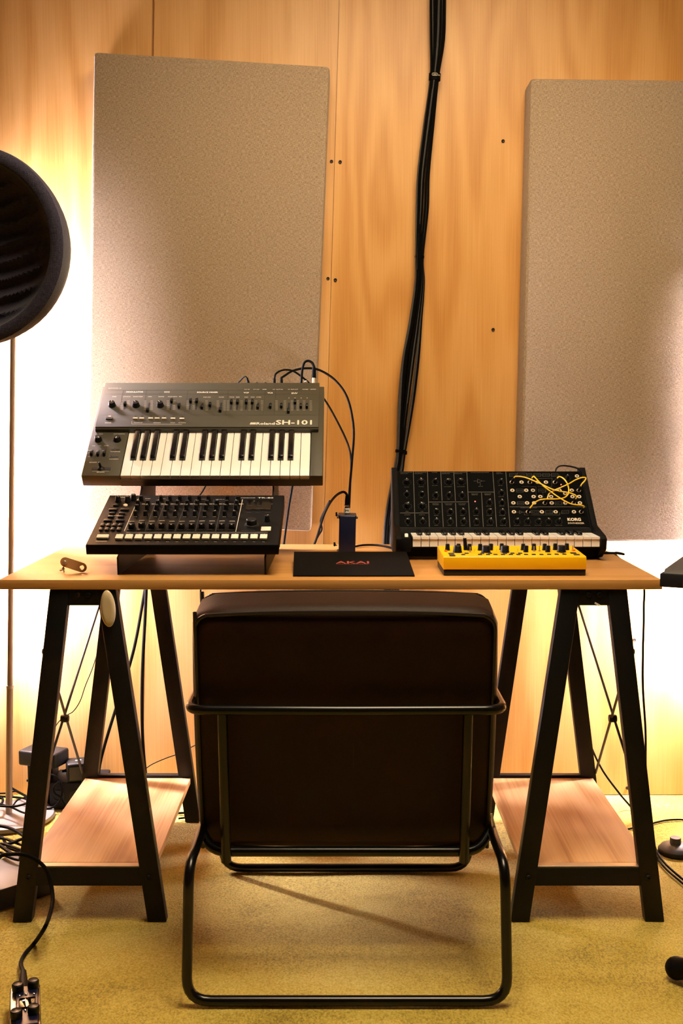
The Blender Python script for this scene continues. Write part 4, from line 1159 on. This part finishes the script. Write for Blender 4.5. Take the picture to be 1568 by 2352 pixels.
# ------------------------------------------------------------------ black case with maker print
kf0, kf1 = on_z(673, 1321.5, DESK_Z + 0.003), on_z(952, 1321.5, DESK_Z + 0.003)
kb0, kb1 = on_y(675, 1267, 2.605), on_y(933, 1267, 2.605)
KP = Panel(kf0, kf1 - kf0, kb0 - kf0)
KW, KL = (kf1 - kf0).length, (KP.I @ kb0).y
case = thing('sloping_case', ((kf0 + kf1) / 2).xy.to_3d() + Vector((0, 0.1, DESK_Z)), 'thin black sloping case with red maker lettering lying on the table top', 'case')
xs0, xs1 = (KP.I @ kb0).x, (KP.I @ kb1).x
m = MB()
W3 = lambda p: KP.M @ Vector(p)
tf0, tf1, tb1, tb0 = W3((0, 0, 0)), W3((KW, 0, 0)), W3((xs1, KL, 0)), W3((xs0, KL, 0))
def drop(p, z): return Vector((p.x, p.y, z))
zf = DESK_Z + 0.0004
m.add([tf0, tf1, tb1, tb0, drop(tf0, zf), drop(tf1, zf), drop(tb1, zf), drop(tb0, zf)],
      [(0, 1, 2, 3), (7, 6, 5, 4), (4, 5, 1, 0), (5, 6, 2, 1), (6, 7, 3, 2), (7, 4, 0, 3)])
put('lid', m, 'case_card', case)
zG = zoom(660, 1100, 300 / 1568.0)
lt = MB()
q0, q1 = KP.at(*zG(582, 1003)), KP.at(*zG(975, 1003)); qh = KP.at(*zG(780, 990)), KP.at(*zG(780, 1017))
add_text(lt, 'AKAI', (q0.x + q1.x) / 2, (qh[0].y + qh[1].y) / 2, q1.x - q0.x, qh[0].y - qh[1].y, 0.0004, bold=0.0006)
put('maker_lettering', lt, 'akai_red', case, KP.M)
lt = MB(); c_ = KP.at(*zG(780, 1024))
add_text(lt, 'PROFESSIONAL', c_.x, c_.y, (q1.x - q0.x) * 0.98, 0.0052, 0.0004)
put('sub_lettering', lt, 'akai_red', case, KP.M)

# ------------------------------------------------------------------ small blue direct box standing on end
DYb = 2.72
dl, dr_, dt = on_y(777, 1185, DYb).x, on_y(815.5, 1185, DYb).x, on_y(796, 1184, DYb).z
di = thing('direct_box', ((dl + dr_) / 2, DYb + 0.03, DESK_Z), 'slim navy blue direct box standing on end on the table top', 'audio box')
Dm = T((dl + dr_) / 2, DYb, DESK_Z) @ RY(0.022)
hw, hh = (dr_ - dl) / 2, dt - DESK_Z
put('case', MB().box((-hw, 0, 0.004), (hw, 0.075, hh), 0.003, 3), 'navy', di, Dm)
put('foot_plate', MB().box((-hw - 0.004, -0.001, 0.0005), (hw + 0.001, 0.077, 0.0075), 0.001), 'navy', di, Dm)
put('end_plate', MB().box((-hw - 0.0025, 0.004, hh - 0.009), (hw + 0.0012, 0.071, hh + 0.0005), 0.0015), 'navy', di, Dm)
scw = MB().lathe([(0.003, 0), (0.003, 0.002), (0.0012, 0.003)], 12).mesh('screw')
for x, z, r in ((-hw - 0.003, hh - 0.006, -1), (hw + 0.0015, hh - 0.006, 1), (-hw - 0.004, 0.006, -1), (hw + 0.001, 0.005, 1)):
    put('screw', scw, 'chrome' if r > 0 else 'knob_black', di, Dm @ T(x, 0.012, z) @ RY(r * math.pi / 2))
for (u, v) in ((772.5, 1181), (768, 1250)):
    q = on_y(u, v, DYb + 0.03)
    put('side_switch', MB().box((-0.0024, -0.003, -0.005), (0.0024, 0.003, 0.005), 0.001), 'knob_black', di, T(q))
    q2 = Vector(((dl if v < 1200 else dl - 0.004), DYb + 0.03, q.z - 0.004))
    put('switch_stem', MB().tube([q, q2], 0.0013, 8, smooth=False), 'chrome', di)
# connector and its cable
xc = on_y(797, 1170, DYb + 0.03)
Xm = T(xc.x, DYb + 0.03, DESK_Z + hh)
S = lambda v: on_y(797, v, DYb + 0.03).z - (DESK_Z + hh)
xl_ = thing('audio_connector', (xc.x, DYb + 0.03, DESK_Z + hh), 'silver plug with a white printed label standing in the blue direct box', 'connector')
put('shell', MB().lathe([(0.0052, 0.0008), (0.0052, S(1178)), (0.0062, S(1177)), (0.0062, S(1165)), (0.0054, S(1163)), (0.0072, S(1160.5)), (0.0072, S(1159.5))], 24), 'chrome', xl_, Xm)
lbm = MB().lathe([(0.0074, S(1177.5)), (0.0074, S(1167))], 28, cap0=False, cap1=False)
lb_ = put('paper_label', lbm, 'white_tag', xl_, Xm)
lt = MB(); tmp = MB(); add_text(tmp, 'SMS', -0.001, (S(1171) + S(1173.5)) / 2, 0.0105, 0.0046, 0, bold=0.0003); lr = 0.0076
lt.add([(lr * math.sin(x / lr), -lr * math.cos(x / lr), y) for x, y, z in tmp.v], tmp.f)
put('lettering', lt, 'slot_black', lb_, local=Matrix())
put('boot', MB().lathe([(0.0060, S(1160)), (0.0056, S(1150)), (0.0042, S(1138))], 18), 'cable_rubber', xl_, Xm)

# ------------------------------------------------------------------ loose cables
def cable(label, pts, r, mat='cable_rubber', group=None, name='audio_cable', plugs=()):
    pts = [Vector(p) for p in pts]
    o = thing(name, pts[0], label, 'cable', group)
    put('cord', MB().tube(pts, r, 8, 7), mat, o)
    for (a_, b_, r0, r1, m_) in plugs:
        put('plug', MB().tube([a_, b_], [r0, r1], 14, smooth=False), m_, o)
    return o
Y = on_y
ry = 2.952
xb = Y(797, 1140, DYb + 0.03)
cable('black signal cable arching from the grey synthesizer down to the blue direct box',
      [Y(646, 868, ry), Y(655, 862, ry + 0.01), Y(672, 852, ry + 0.03), Y(700, 846, ry + 0.04), Y(733, 850, ry + 0.04), Y(770, 874, ry + 0.03), Y(798, 915, ry), Y(812, 985, 2.92), Y(808, 1060, 2.87), Y(803, 1120, 2.80), Y(801, 1160, 2.785), Y(800, 1215, 2.79), Y(799, 1250, 2.83)], 0.0030,
      plugs=[(Y(647, 890, ry - 0.012), Y(646, 868, ry), 0.0042, 0.0034, 'cable_rubber')])
cable('black signal cable dropping from behind the grey synthesizer through the gap beside it',
      [Y(630, 870, ry), Y(634, 858, ry + 0.01), Y(650, 850, ry + 0.03), Y(672, 852, ry + 0.055), Y(696, 868, ry + 0.07), Y(722, 892, ry + 0.07), Y(748, 922, ry + 0.06), Y(778, 975, ry + 0.04), Y(800, 1024, ry + 0.02), Y(806, 1062, 2.93), Y(804, 1120, 2.90), Y(801, 1190, 2.88), Y(799, 1240, 2.90)], 0.0025,
      plugs=[(Y(630, 892, ry - 0.012), Y(630, 870, ry), 0.0042, 0.0034, 'cable_rubber')])
cable('thick black output cable hooped over the corner of the grey synthesizer',
      [Y(722, 846, ry + 0.005), Y(717, 834, ry + 0.008), Y(708, 829, ry + 0.01), Y(699, 833, ry + 0.012), Y(694, 850, ry + 0.012), Y(692, 875, ry + 0.014), Y(690, 930, ry + 0.03), Y(680, 1060, ry + 0.05), Y(664, 1160, ry + 0.05), Y(652, 1248, ry + 0.06), Y(648, 1300, ry + 0.07)], 0.0034,
      plugs=[(Y(720.5, 868, ry), Y(721, 845, ry + 0.004), 0.0062, 0.0052, 'cable_rubber'), (Y(720, 892, ry - 0.01), Y(720.5, 868, ry), 0.0048, 0.0046, 'steel')])
cable('thin power lead with a black plug behind the grey synthesizer top',
      [Y(567, 868, ry), Y(562, 865, ry + 0.003), Y(553, 873, ry + 0.01), Y(545, 888, ry + 0.02), Y(530, 960, ry + 0.06), Y(500, 1060, ry + 0.06), Y(471, 1118, ry + 0.04), Y(460, 1136, ry), Y(452, 1146, ry - 0.06)], 0.0020, name='power_cable',
      plugs=[(Y(573, 890, ry - 0.01), Y(567, 868, ry), 0.0046, 0.0026, 'cable_rubber')])
cable('black cable bending from the silver connector and dropping behind the table',
      [Y(797, 1142, DYb + 0.03), Y(795, 1134, DYb + 0.032), Y(787, 1130, DYb + 0.04), Y(772, 1138, DYb + 0.08), Y(757, 1156, 2.86), Y(744, 1182, 2.92), Y(735, 1210, 2.96), Y(727, 1236, 2.99), Y(718, 1262, 3.0), Y(712, 1300, 3.0)], 0.0031)
cable('black cable twisted around the lead behind the direct box',
      [Y(757, 1150, 2.93), Y(748, 1168, 2.945), Y(736, 1195, 2.97), Y(739, 1215, 2.99), Y(730, 1232, 3.0), Y(722, 1250, 3.0), Y(720, 1290, 3.0)], 0.0024)
cable('black lead lying from the direct box to the patch synthesizer',
      [on_z(812, 1256, 0.744), on_z(835, 1252, 0.7435), on_z(865, 1252, 0.7435), on_z(890, 1256, 0.7435), on_z(912, 1262, 0.7435)], 0.0026)
cable('black lead running off the far corner of the table to the floor',
      [on_z(1352, 1272, 0.744), on_z(1400, 1270, 0.743), on_z(1432, 1273, 0.7435), Vector((0.679, 2.79, 0.735)), Y(1473, 1330, 2.80), Y(1478, 1400, 2.81), Y(1476, 1500, 2.82), Y(1476, 1580, 2.83), Y(1482, 1680, 2.86), Y(1483, 1780, 2.9), on_z(1492, 1870, 0.006), on_z(1500, 1934, 0.005), on_z(1524, 1980, 0.005), on_z(1575, 2026, 0.005)], 0.0029)
cable('thin black cable curving down past the cross rods to the carpet',
      [Y(1316, 1370, 3.06), Y(1318, 1480, 3.05), Y(1326, 1590, 3.04), Y(1345, 1680, 3.03), Y(1378, 1760, 3.02), Y(1420, 1820, 3.0), on_z(1452, 1858, 0.004), on_z(1484, 1904, 0.004), on_z(1514, 1978, 0.0045), on_z(1578, 2038, 0.0045)], 0.0026)
cable('thin black cable lying in an arc on the bright carpet', 
      [on_z(1440, 1905, 0.004), on_z(1490, 1893, 0.004), on_z(1530, 1884, 0.004), on_z(1570, 1883, 0.004), on_z(1620, 1890, 0.004)], 0.0026)
cable('black cable hanging straight down beneath the table top',
      [Y(336, 1350, 3.0), Y(333, 1420, 3.0), Y(327, 1540, 3.0), Y(326, 1640, 3.0), Y(329, 1720, 3.01), Y(336, 1790, 3.02), Y(345, 1840, 3.03)], 0.0044)
cable('black cable sweeping outwards beneath the table top',
      [Y(333, 1352, 3.01), Y(312, 1470, 3.01), Y(291, 1550, 3.02), Y(262, 1640, 3.02), Y(238, 1720, 3.02), Y(227, 1772, 3.03), Y(224, 1830, 3.05)], 0.0042)
cable('thin grey wire running along the plywood near the carpet',
      [Y(318, 1780, 3.10), Y(345, 1758, 3.11), Y(380, 1742, 3.12), Y(405, 1733, 3.125), Y(432, 1720, 3.13), Y(458, 1708, 3.13), Y(520, 1690, 3.13)], 0.0014, name='wire')
cable('short black cable peeking out behind the chair back beneath the table',
      [Y(461, 1340, 2.99), Y(461, 1380, 2.99), Y(470, 1450, 3.0), Y(500, 1600, 3.02), Y(530, 1760, 3.04), on_z(560, 1842, 0.004), on_z(640, 1846, 0.004)], 0.0024)
cable('thin wire dangling beside the crossed rods near the lamp',
      [Y(232, 1470, 3.0), Y(214, 1530, 3.0), Y(196, 1575, 3.0), Y(184, 1610, 3.0), Y(168, 1634, 3.0), Y(150, 1645, 3.0), Y(128, 1668, 3.01), Y(112, 1720, 3.03)], 0.0013, name='wire')
cable('pale thin wire rising from the far edge of the table',
      [on_z(158, 1248, 0.742), Y(165, 1242, 2.955), Y(180, 1233, 2.95), Y(198, 1228, 2.94), Y(225, 1228, 2.92)], 0.0011, 'brass_steel', name='wire')
# cable trailing to the foot pedal
cable('black cable draped over the shelf rail and trailing to the foot pedal',
      [on_z(-60, 1985, 0.06), Vector((-0.765, 2.36, 0.1)), Y(0, 1968, 2.30), Y(25, 1962, 2.30), Y(55, 1963, 2.31), Y(82, 1974, 2.315), Y(105, 1996, 2.31), Y(117, 2030, 2.30), Y(121, 2065, 2.27), Y(116, 2095, 2.22), Y(103, 2130, 2.16), on_z(80, 2165, 0.006), on_z(58, 2190, 0.006), on_z(48, 2212, 0.010), on_z(54, 2232, 0.022)], 0.0042)
# tangled cables around the lamp base
random.seed(21)
tang = [[(-30, 1778), (12, 1800), (30, 1812), (58, 1828), (90, 1845)], [(-30, 1810), (5, 1802), (35, 1788), (58, 1786), (80, 1800)], [(-20, 1828), (15, 1830), (45, 1832), (75, 1838)], [(-30, 1822), (10, 1822), (40, 1818), (70, 1836)],
        [(-20, 1838), (3, 1833), (6, 1842), (-4, 1850), (-30, 1848)], [(-20, 1840), (12, 1850), (30, 1856), (52, 1866), (80, 1872)], [(-10, 1850), (10, 1852), (35, 1852), (60, 1846)], [(30, 1850), (40, 1838), (55, 1832), (80, 1826)]]
for i, tpts in enumerate(tang):
    zz = 0.02 + 0.0055 * i
    cable('black cable in the tangle lying around the lamp base', [on_z(u, v, zz if i % 2 else zz + 0.004) for u, v in tpts], (0.0034, 0.0026, 0.003, 0.0022)[i % 4], group='tangled cables by the lamp')
tang2 = [[(-60, 1890), (-10, 1896), (15, 1900), (35, 1908), (62, 1925)], [(-50, 1915), (0, 1922), (10, 1932), (22, 1948), (60, 1960)], [(-40, 1930), (5, 1926), (30, 1934), (60, 1945)], [(-30, 1945), (20, 1938), (42, 1930), (70, 1920)],
         [(-40, 1940), (0, 1938), (25, 1944), (55, 1955)], [(-40, 1960), (0, 1958), (14, 1966), (40, 1975), (75, 1978)], [(-50, 1925), (-5, 1940), (18, 1955), (30, 1962)]]
for i, tpts in enumerate(tang2):
    zz = 0.024 + 0.007 * i
    cable('black cable heaped on the carpet between lamp base and grey slab', [on_z(u, v, zz) for u, v in tpts], (0.0042, 0.0036, 0.003)[i % 3], group='heaped cables by the slab')
# more cables behind the table
cable('black cable on the carpet behind the trestle foot', [on_z(405, 1868, 0.005), on_z(430, 1866, 0.006), on_z(455, 1862, 0.006), on_z(490, 1850, 0.006), on_z(560, 1845, 0.006)], 0.0032)
cable('second black cable on the carpet behind the trestle foot touching the wall', [on_z(410, 1880, 0.005), on_z(440, 1874, 0.012), on_z(458, 1848, 0.03), on_z(480, 1838, 0.02), on_z(560, 1836, 0.006)], 0.0026)

# ------------------------------------------------------------------ silver link bracket on the table
lk = thing('link_bracket', on_z(168, 1316, DESK_Z), 'small brassy metal link with a thumb screw standing on the table top', 'bracket')
ly = on_z(187, 1315.5, DESK_Z).y
c1, c2 = Y(149.5, 1291, ly), Y(187.5, 1303.5, ly)
r0 = 0.0106
def link_poly(n=16):
    d = (c2 - c1); a = math.atan2(d.z, d.x)
    pts = []
    for k in range(n + 1): pts.append((c1.x + r0 * math.cos(a + math.pi / 2 + math.pi * k / n), c1.z + r0 * math.sin(a + math.pi / 2 + math.pi * k / n)))
    for k in range(n + 1): pts.append((c2.x + r0 * math.cos(a - math.pi / 2 + math.pi * k / n), c2.z + r0 * math.sin(a - math.pi / 2 + math.pi * k / n)))
    return pts
# plate with a hole: ring of quads between outline and hole
outer = link_poly(); rh = 0.0052
m = MB(); nO = len(outer)
inner = []
for (x, z) in outer:
    d = Vector((x - c2.x, z - c2.z)); d.normalize(); inner.append((c2.x + rh * d.x, c2.z + rh * d.y))
th = 0.0035
vs_ = [(x, ly, z) for x, z in outer] + [(x, ly, z) for x, z in inner] + [(x, ly + th, z) for x, z in outer] + [(x, ly + th, z) for x, z in inner]
fs = []
for i in range(nO):
    j = (i + 1) % nO
    fs += [(i, j, nO + j, nO + i), (2 * nO + j, 2 * nO + i, 3 * nO + i, 3 * nO + j), (j, i, 2 * nO + i, 2 * nO + j), (nO + i, nO + j, 3 * nO + j, 3 * nO + i)]
m.add(vs_, fs)
put('plate', m, 'brass_steel', lk)
put('washer', MB().lathe([(0.0066, 0), (0.0066, 0.0012)], 20), 'brass_steel', lk, T(c1.x - 0.0002, ly, c1.z) @ RX(math.pi / 2))
put('bolt_head', MB().lathe([(0.0046, 0), (0.0046, 0.006), (0.0034, 0.0072), (0.0005, 0.0074)], 16), 'steel', lk, T(c1.x, ly - 0.001, c1.z) @ RX(math.pi / 2))
ts0, ts1 = Y(146.5, 1302, ly + 0.001), Y(142.5, 1307.5, ly + 0.001)
put('screw_stem', MB().tube([ts0, ts1], 0.0016, 10, smooth=False), 'steel', lk)
put('thumb_screw', MB().lathe([(0.0056, -0.0014), (0.0060, 0), (0.0056, 0.0014)], 18), 'steel', lk, T(ts1) @ RY(-0.35) @ RX(0.25))
te = Y(147, 1314.5, ly + 0.001)
put('screw_tip', MB().tube([Y(146, 1308.5, ly + 0.001), Vector((te.x, te.y, DESK_Z + 0.0005))], 0.0014, 8, smooth=False), 'steel', lk)

# ------------------------------------------------------------------ floor things by the lamp
pa = thing('power_box', (-0.74, 3.06, 0), 'black power block on the carpet behind the trestle full of plugs', 'power block')
put('body', MB().box((-0.80, 3.02, 0.002), (-0.655, 3.135, 0.078), 0.004, 2), 'plastic_dark', pa)
for i in range(3): put('outlet', MB().lathe([(0.016, 0), (0.016, 0.002), (0.013, 0.0022), (0.013, 0.0005)], 18, T(-0.775 + 0.045 * i, 3.02, 0.04) @ RX(math.pi / 2)), 'slot_black', pa)
def adapter(label, M, w, d, h, plate=False):
    t = thing('power_adapter', M @ Vector((0, 0, 0)), label, 'power adapter', 'power adapters by the lamp')
    t.matrix_basis = M
    put('housing', MB().box((-w / 2, -d / 2, 0), (w / 2, d / 2, h), 0.006, 3), 'plastic_dark', t, local=Matrix())
    put('cord_relief', MB().tube([(-w / 2, 0, h / 2), (-w / 2 - 0.012, 0, h / 2 - 0.002)], [0.005, 0.003], 10, smooth=False), 'cable_rubber', t, local=Matrix())
    if plate: put('rating_label', MB().box((-w / 2 + 0.006, -d / 2 - 0.0006, 0.006), (w / 2 - 0.004, -d / 2 + 0.0005, h - 0.010)), 'plastic_grey', t, local=Matrix())
    put('logo_mark', MB().box((-0.012, -0.003, h), (0.004, 0.003, h + 0.0004), M=RZ(0.2)), 'print_cream', t, local=Matrix())
adapter('large flat black power adapter lying on top beside the lamp pole', T(-0.822, 3.055, 0.119) @ RZ(-0.35), 0.118, 0.072, 0.042)
adapter('black power adapter with a rating label on its side below the larger one', T(-0.722, 3.05, 0.079) @ RZ(0.30), 0.072, 0.06, 0.052, True)
adapter('small black power adapter propping up the large flat one', T(-0.835, 3.095, 0.001), 0.07, 0.075, 0.117)
# plug cluster with looped leads behind the shelf
for i, pts in enumerate(([(112, 1778), (130, 1785), (142, 1808), (138, 1838), (120, 1855), (98, 1858)], [(136, 1795), (124, 1808), (126, 1822), (140, 1832), (150, 1850)])):
    cable(('wide black lead looped around the adapters beside the trestle shelf', 'short hooked black lead inside the wider loop beside the trestle shelf')[i], [Y(u, v, 2.99 - 0.01 * i) for u, v in pts], 0.0030, group='looped leads by the shelf')
# slab, its lit grey top and darker front put into the colours
rc = Vector((-0.652, 2.475, 0))
d1, d2 = Vector((-1, -0.98, 0)).normalized(), Vector((-0.98, 1, 0)).normalized()
sm = MB()
cs = [rc, rc + d2 * 0.16, rc + d2 * 0.16 + d1 * 0.22, rc + d1 * 0.22]
sm.prism([(p_.x, p_.y) for p_ in cs], 2, 0.001, 0.05, bev=0.003)
sl = thing('equipment_slab', (rc + d1 * 0.1 + d2 * 0.08), 'low dark grey box on the carpet under the heaped cables', 'box')
put('body', sm, 'plastic_grey', sl)
fp = MB()
e0, e1 = rc + d1 * 0.006, rc + d1 * 0.214
nrm = Vector((-d1.y, d1.x, 0)); nrm = nrm if nrm.y < 0 else -nrm
fp.add([e0 + nrm * 0.0006 + Vector((0, 0, 0.004)), e1 + nrm * 0.0006 + Vector((0, 0, 0.004)), e1 + nrm * 0.0006 + Vector((0, 0, 0.047)), e0 + nrm * 0.0006 + Vector((0, 0, 0.047))], [(0, 1, 2, 3)])
put('shaded_front', fp, 'case_black', sl)  # black sheet standing in for shade on the front face
# small foot pedal
px0, px1 = -0.602, -0.549
pd = thing('foot_pedal', ((px0 + px1) / 2, 1.915, 0), 'small chrome edged effects pedal with glossy navy top and black knobs', 'pedal')
PZ = 0.043
put('case', MB().box((px0, 1.84, 0.001), (px1, 1.985, PZ), 0.002, 2), 'case_black', pd)
put('trim', MB().box((px0 + 0.002, 1.843, PZ - 0.001), (px0 + 0.011, 1.980, PZ + 0.0008), 0.0005), 'chrome', pd)
put('trim', MB().box((px1 - 0.004, 1.843, PZ - 0.001), (px1 - 0.001, 1.980, PZ + 0.0008), 0.0005), 'chrome', pd)
put('top_plate', MB().box((px0 + 0.0115, 1.846, PZ - 0.001), (px1 - 0.0045, 1.978, PZ + 0.002), 0.001), 'navy', pd)
put('footswitch_plate', MB().box((px0 + 0.016, 1.898, PZ), (px1 - 0.008, 1.934, PZ + 0.005), 0.002, 2), 'glass_dark', pd)
pk = MB().lathe([(0.0092, 0), (0.0105, 0.003), (0.0105, 0.013), (0.0088, 0.015), (0.006, 0.0135), (0.0005, 0.013)], 22).mesh('knob')
for x, y in ((px0 + 0.014, 1.966), (px1 - 0.012, 1.973), (px0 + 0.012, 1.872), (px1 - 0.012, 1.880)):
    put('knob', pk, 'knob_black', pd, T(x, y, PZ + 0.001))
ps = MB().lathe([(0.0022, 0), (0.0022, 0.002), (0.001, 0.003)], 10).mesh('screw')
for x, y in ((px0 + 0.017, 1.945), (px0 + 0.028, 1.948), (px1 - 0.011, 1.945), (px0 + 0.017, 1.888), (px0 + 0.027, 1.891)):
    put('screw', ps, 'chrome', pd, T(x, y, PZ + 0.002))
# the pedal points at the viewer's side of the room: turn it about its own middle
pc = Vector(((px0 + px1) / 2, 1.975, 0))
pd.matrix_basis = T(pc) @ RZ(math.radians(15.5)) @ T(-pc) @ pd.matrix_basis
b0 = on_z(62, 2262, 0.03); b0.y = 1.9865
put('plug_boot', MB().tube([b0, on_z(54, 2232, 0.024)], [0.011, 0.0055], 14, smooth=False), 'cable_rubber', pd)

# ------------------------------------------------------------------ right hand floor things
fsx, fsy = on_z(1553, 1950, 0.01).x, on_z(1553, 1950, 0.01).y
fw = thing('foot_switch', (fsx, fsy, 0), 'round black floor lamp foot switch with a raised button on the carpet', 'foot switch')
put('body', MB().lathe([(0.040, 0.001), (0.043, 0.005), (0.043, 0.012), (0.038, 0.018), (0.022, 0.024), (0.014, 0.0255)], 36, T(fsx, fsy, 0)), 'plastic_grey', fw)
put('skirt', MB().lathe([(0.042, 0.0008), (0.0445, 0.003), (0.0445, 0.010), (0.043, 0.0115)], 36, T(fsx, fsy, 0), cap1=False), 'plastic_dark', fw)
put('button', MB().lathe([(0.0135, 0.024), (0.0135, 0.038), (0.0125, 0.0395), (0.0005, 0.0395)], 26, T(fsx - 0.003, fsy, 0)), 'plastic_grey', fw)
# microphone stand, only a foot of it reaches into the picture
mf0 = on_z(1534, 2262, 0.0); fx, fy = mf0.x + 0.022, mf0.y + 0.022
mst = thing('microphone_stand', (fx + 0.2, fy - 0.42, 0), 'black tripod microphone stand with rounded rubber feet', 'stand')
hubp = Vector((fx + 0.24, fy - 0.40, 0.20))
ends = [Vector((fx, fy, 0.022)), hubp + Vector((0.36, 0.02, -0.178)), hubp + Vector((-0.02, -0.40, -0.178))]
for e_ in ends:
    put('leg', MB().tube([hubp, e_], 0.008, 12, smooth=False), 'black_steel', mst)
    d_ = (hubp - e_).normalized()
    b = bmesh.new(); bmesh.ops.create_uvsphere(b, u_segments=20, v_segments=12, radius=0.022)
    m = MB(); m.bm(b, T(e_)); m.tube([e_, e_ + d_ * 0.06], [0.0215, 0.017], 20, smooth=False)
    put('rubber_foot', m, 'cable_rubber', mst)
put('pole', MB().tube([hubp - Vector((0, 0, 0.1)), hubp + Vector((0, 0, 0.9))], 0.011, 12, smooth=False), 'black_steel', mst)
put('hub', MB().lathe([(0.018, -0.03), (0.02, 0.03)], 16, T(hubp)), 'plastic_dark', mst)
# keyboard corner at the end of the table
al = math.radians(27)
kc = on_y(1514, 1348, 2.245)
kb = thing('keyboard', (kc.x, kc.y, kc.z), 'black keyboard on its own stand poking in past the table corner', 'keyboard')
KM = T(kc) @ RZ(-al)
HK = on_y(1514, 1317, 2.245).z - kc.z
put('case', MB().box((0, 0, 0), (0.62, 0.24, HK), 0.002, 2), 'plastic_dark', kb, KM)
put('top_cover', MB().prism([(0.004, HK), (0.016, HK + 0.008), (0.224, HK + 0.012), (0.234, HK)], 0, 0.006, 0.614, bev=0.002), 'plastic_grey', kb, KM)
lt = MB(); add_text(lt, 'N', 0.056, HK * 0.42, 0.018, HK * 0.55, 0, bold=0.0012)
put('maker_lettering', lt, 'print_cream', kb, KM @ T(0, -0.0008, 0) @ RX(math.pi / 2))
ks = thing('folding_stand', KM @ Vector((0.4, 0.12, -kc.z)), 'black folding stand under the keyboard past the table corner', 'stand')
for s_ in (0, 1):
    yy = 0.06 + 0.11 * s_
    put('leg', MB().tube([KM @ Vector((0.30 + 0.26 * s_, yy, -0.008)), KM @ Vector((0.56 - 0.26 * s_, yy, -kc.z + 0.012))], 0.011, 12, smooth=False), 'black_steel', ks)
    put('foot_bar', MB().tube([KM @ Vector((0.56 - 0.26 * s_, -0.04, -kc.z + 0.012)), KM @ Vector((0.56 - 0.26 * s_, 0.27, -kc.z + 0.012))], 0.011, 12, smooth=False), 'black_steel', ks)
    put('top_bar', MB().tube([KM @ Vector((0.30 + 0.26 * s_, 0.02, -0.0112)), KM @ Vector((0.30 + 0.26 * s_, 0.22, -0.0112))], 0.011, 12, smooth=False), 'black_steel', ks)

# printing too fine to pick apart stays joined
for o in COL.objects:
    if o.parent is not None and o.name.split('.')[0] in ('panel_print', 'panel_lines', 'controller_print', 'legend_plates', 'display_legends'):
        o["kind"] = "stuff"
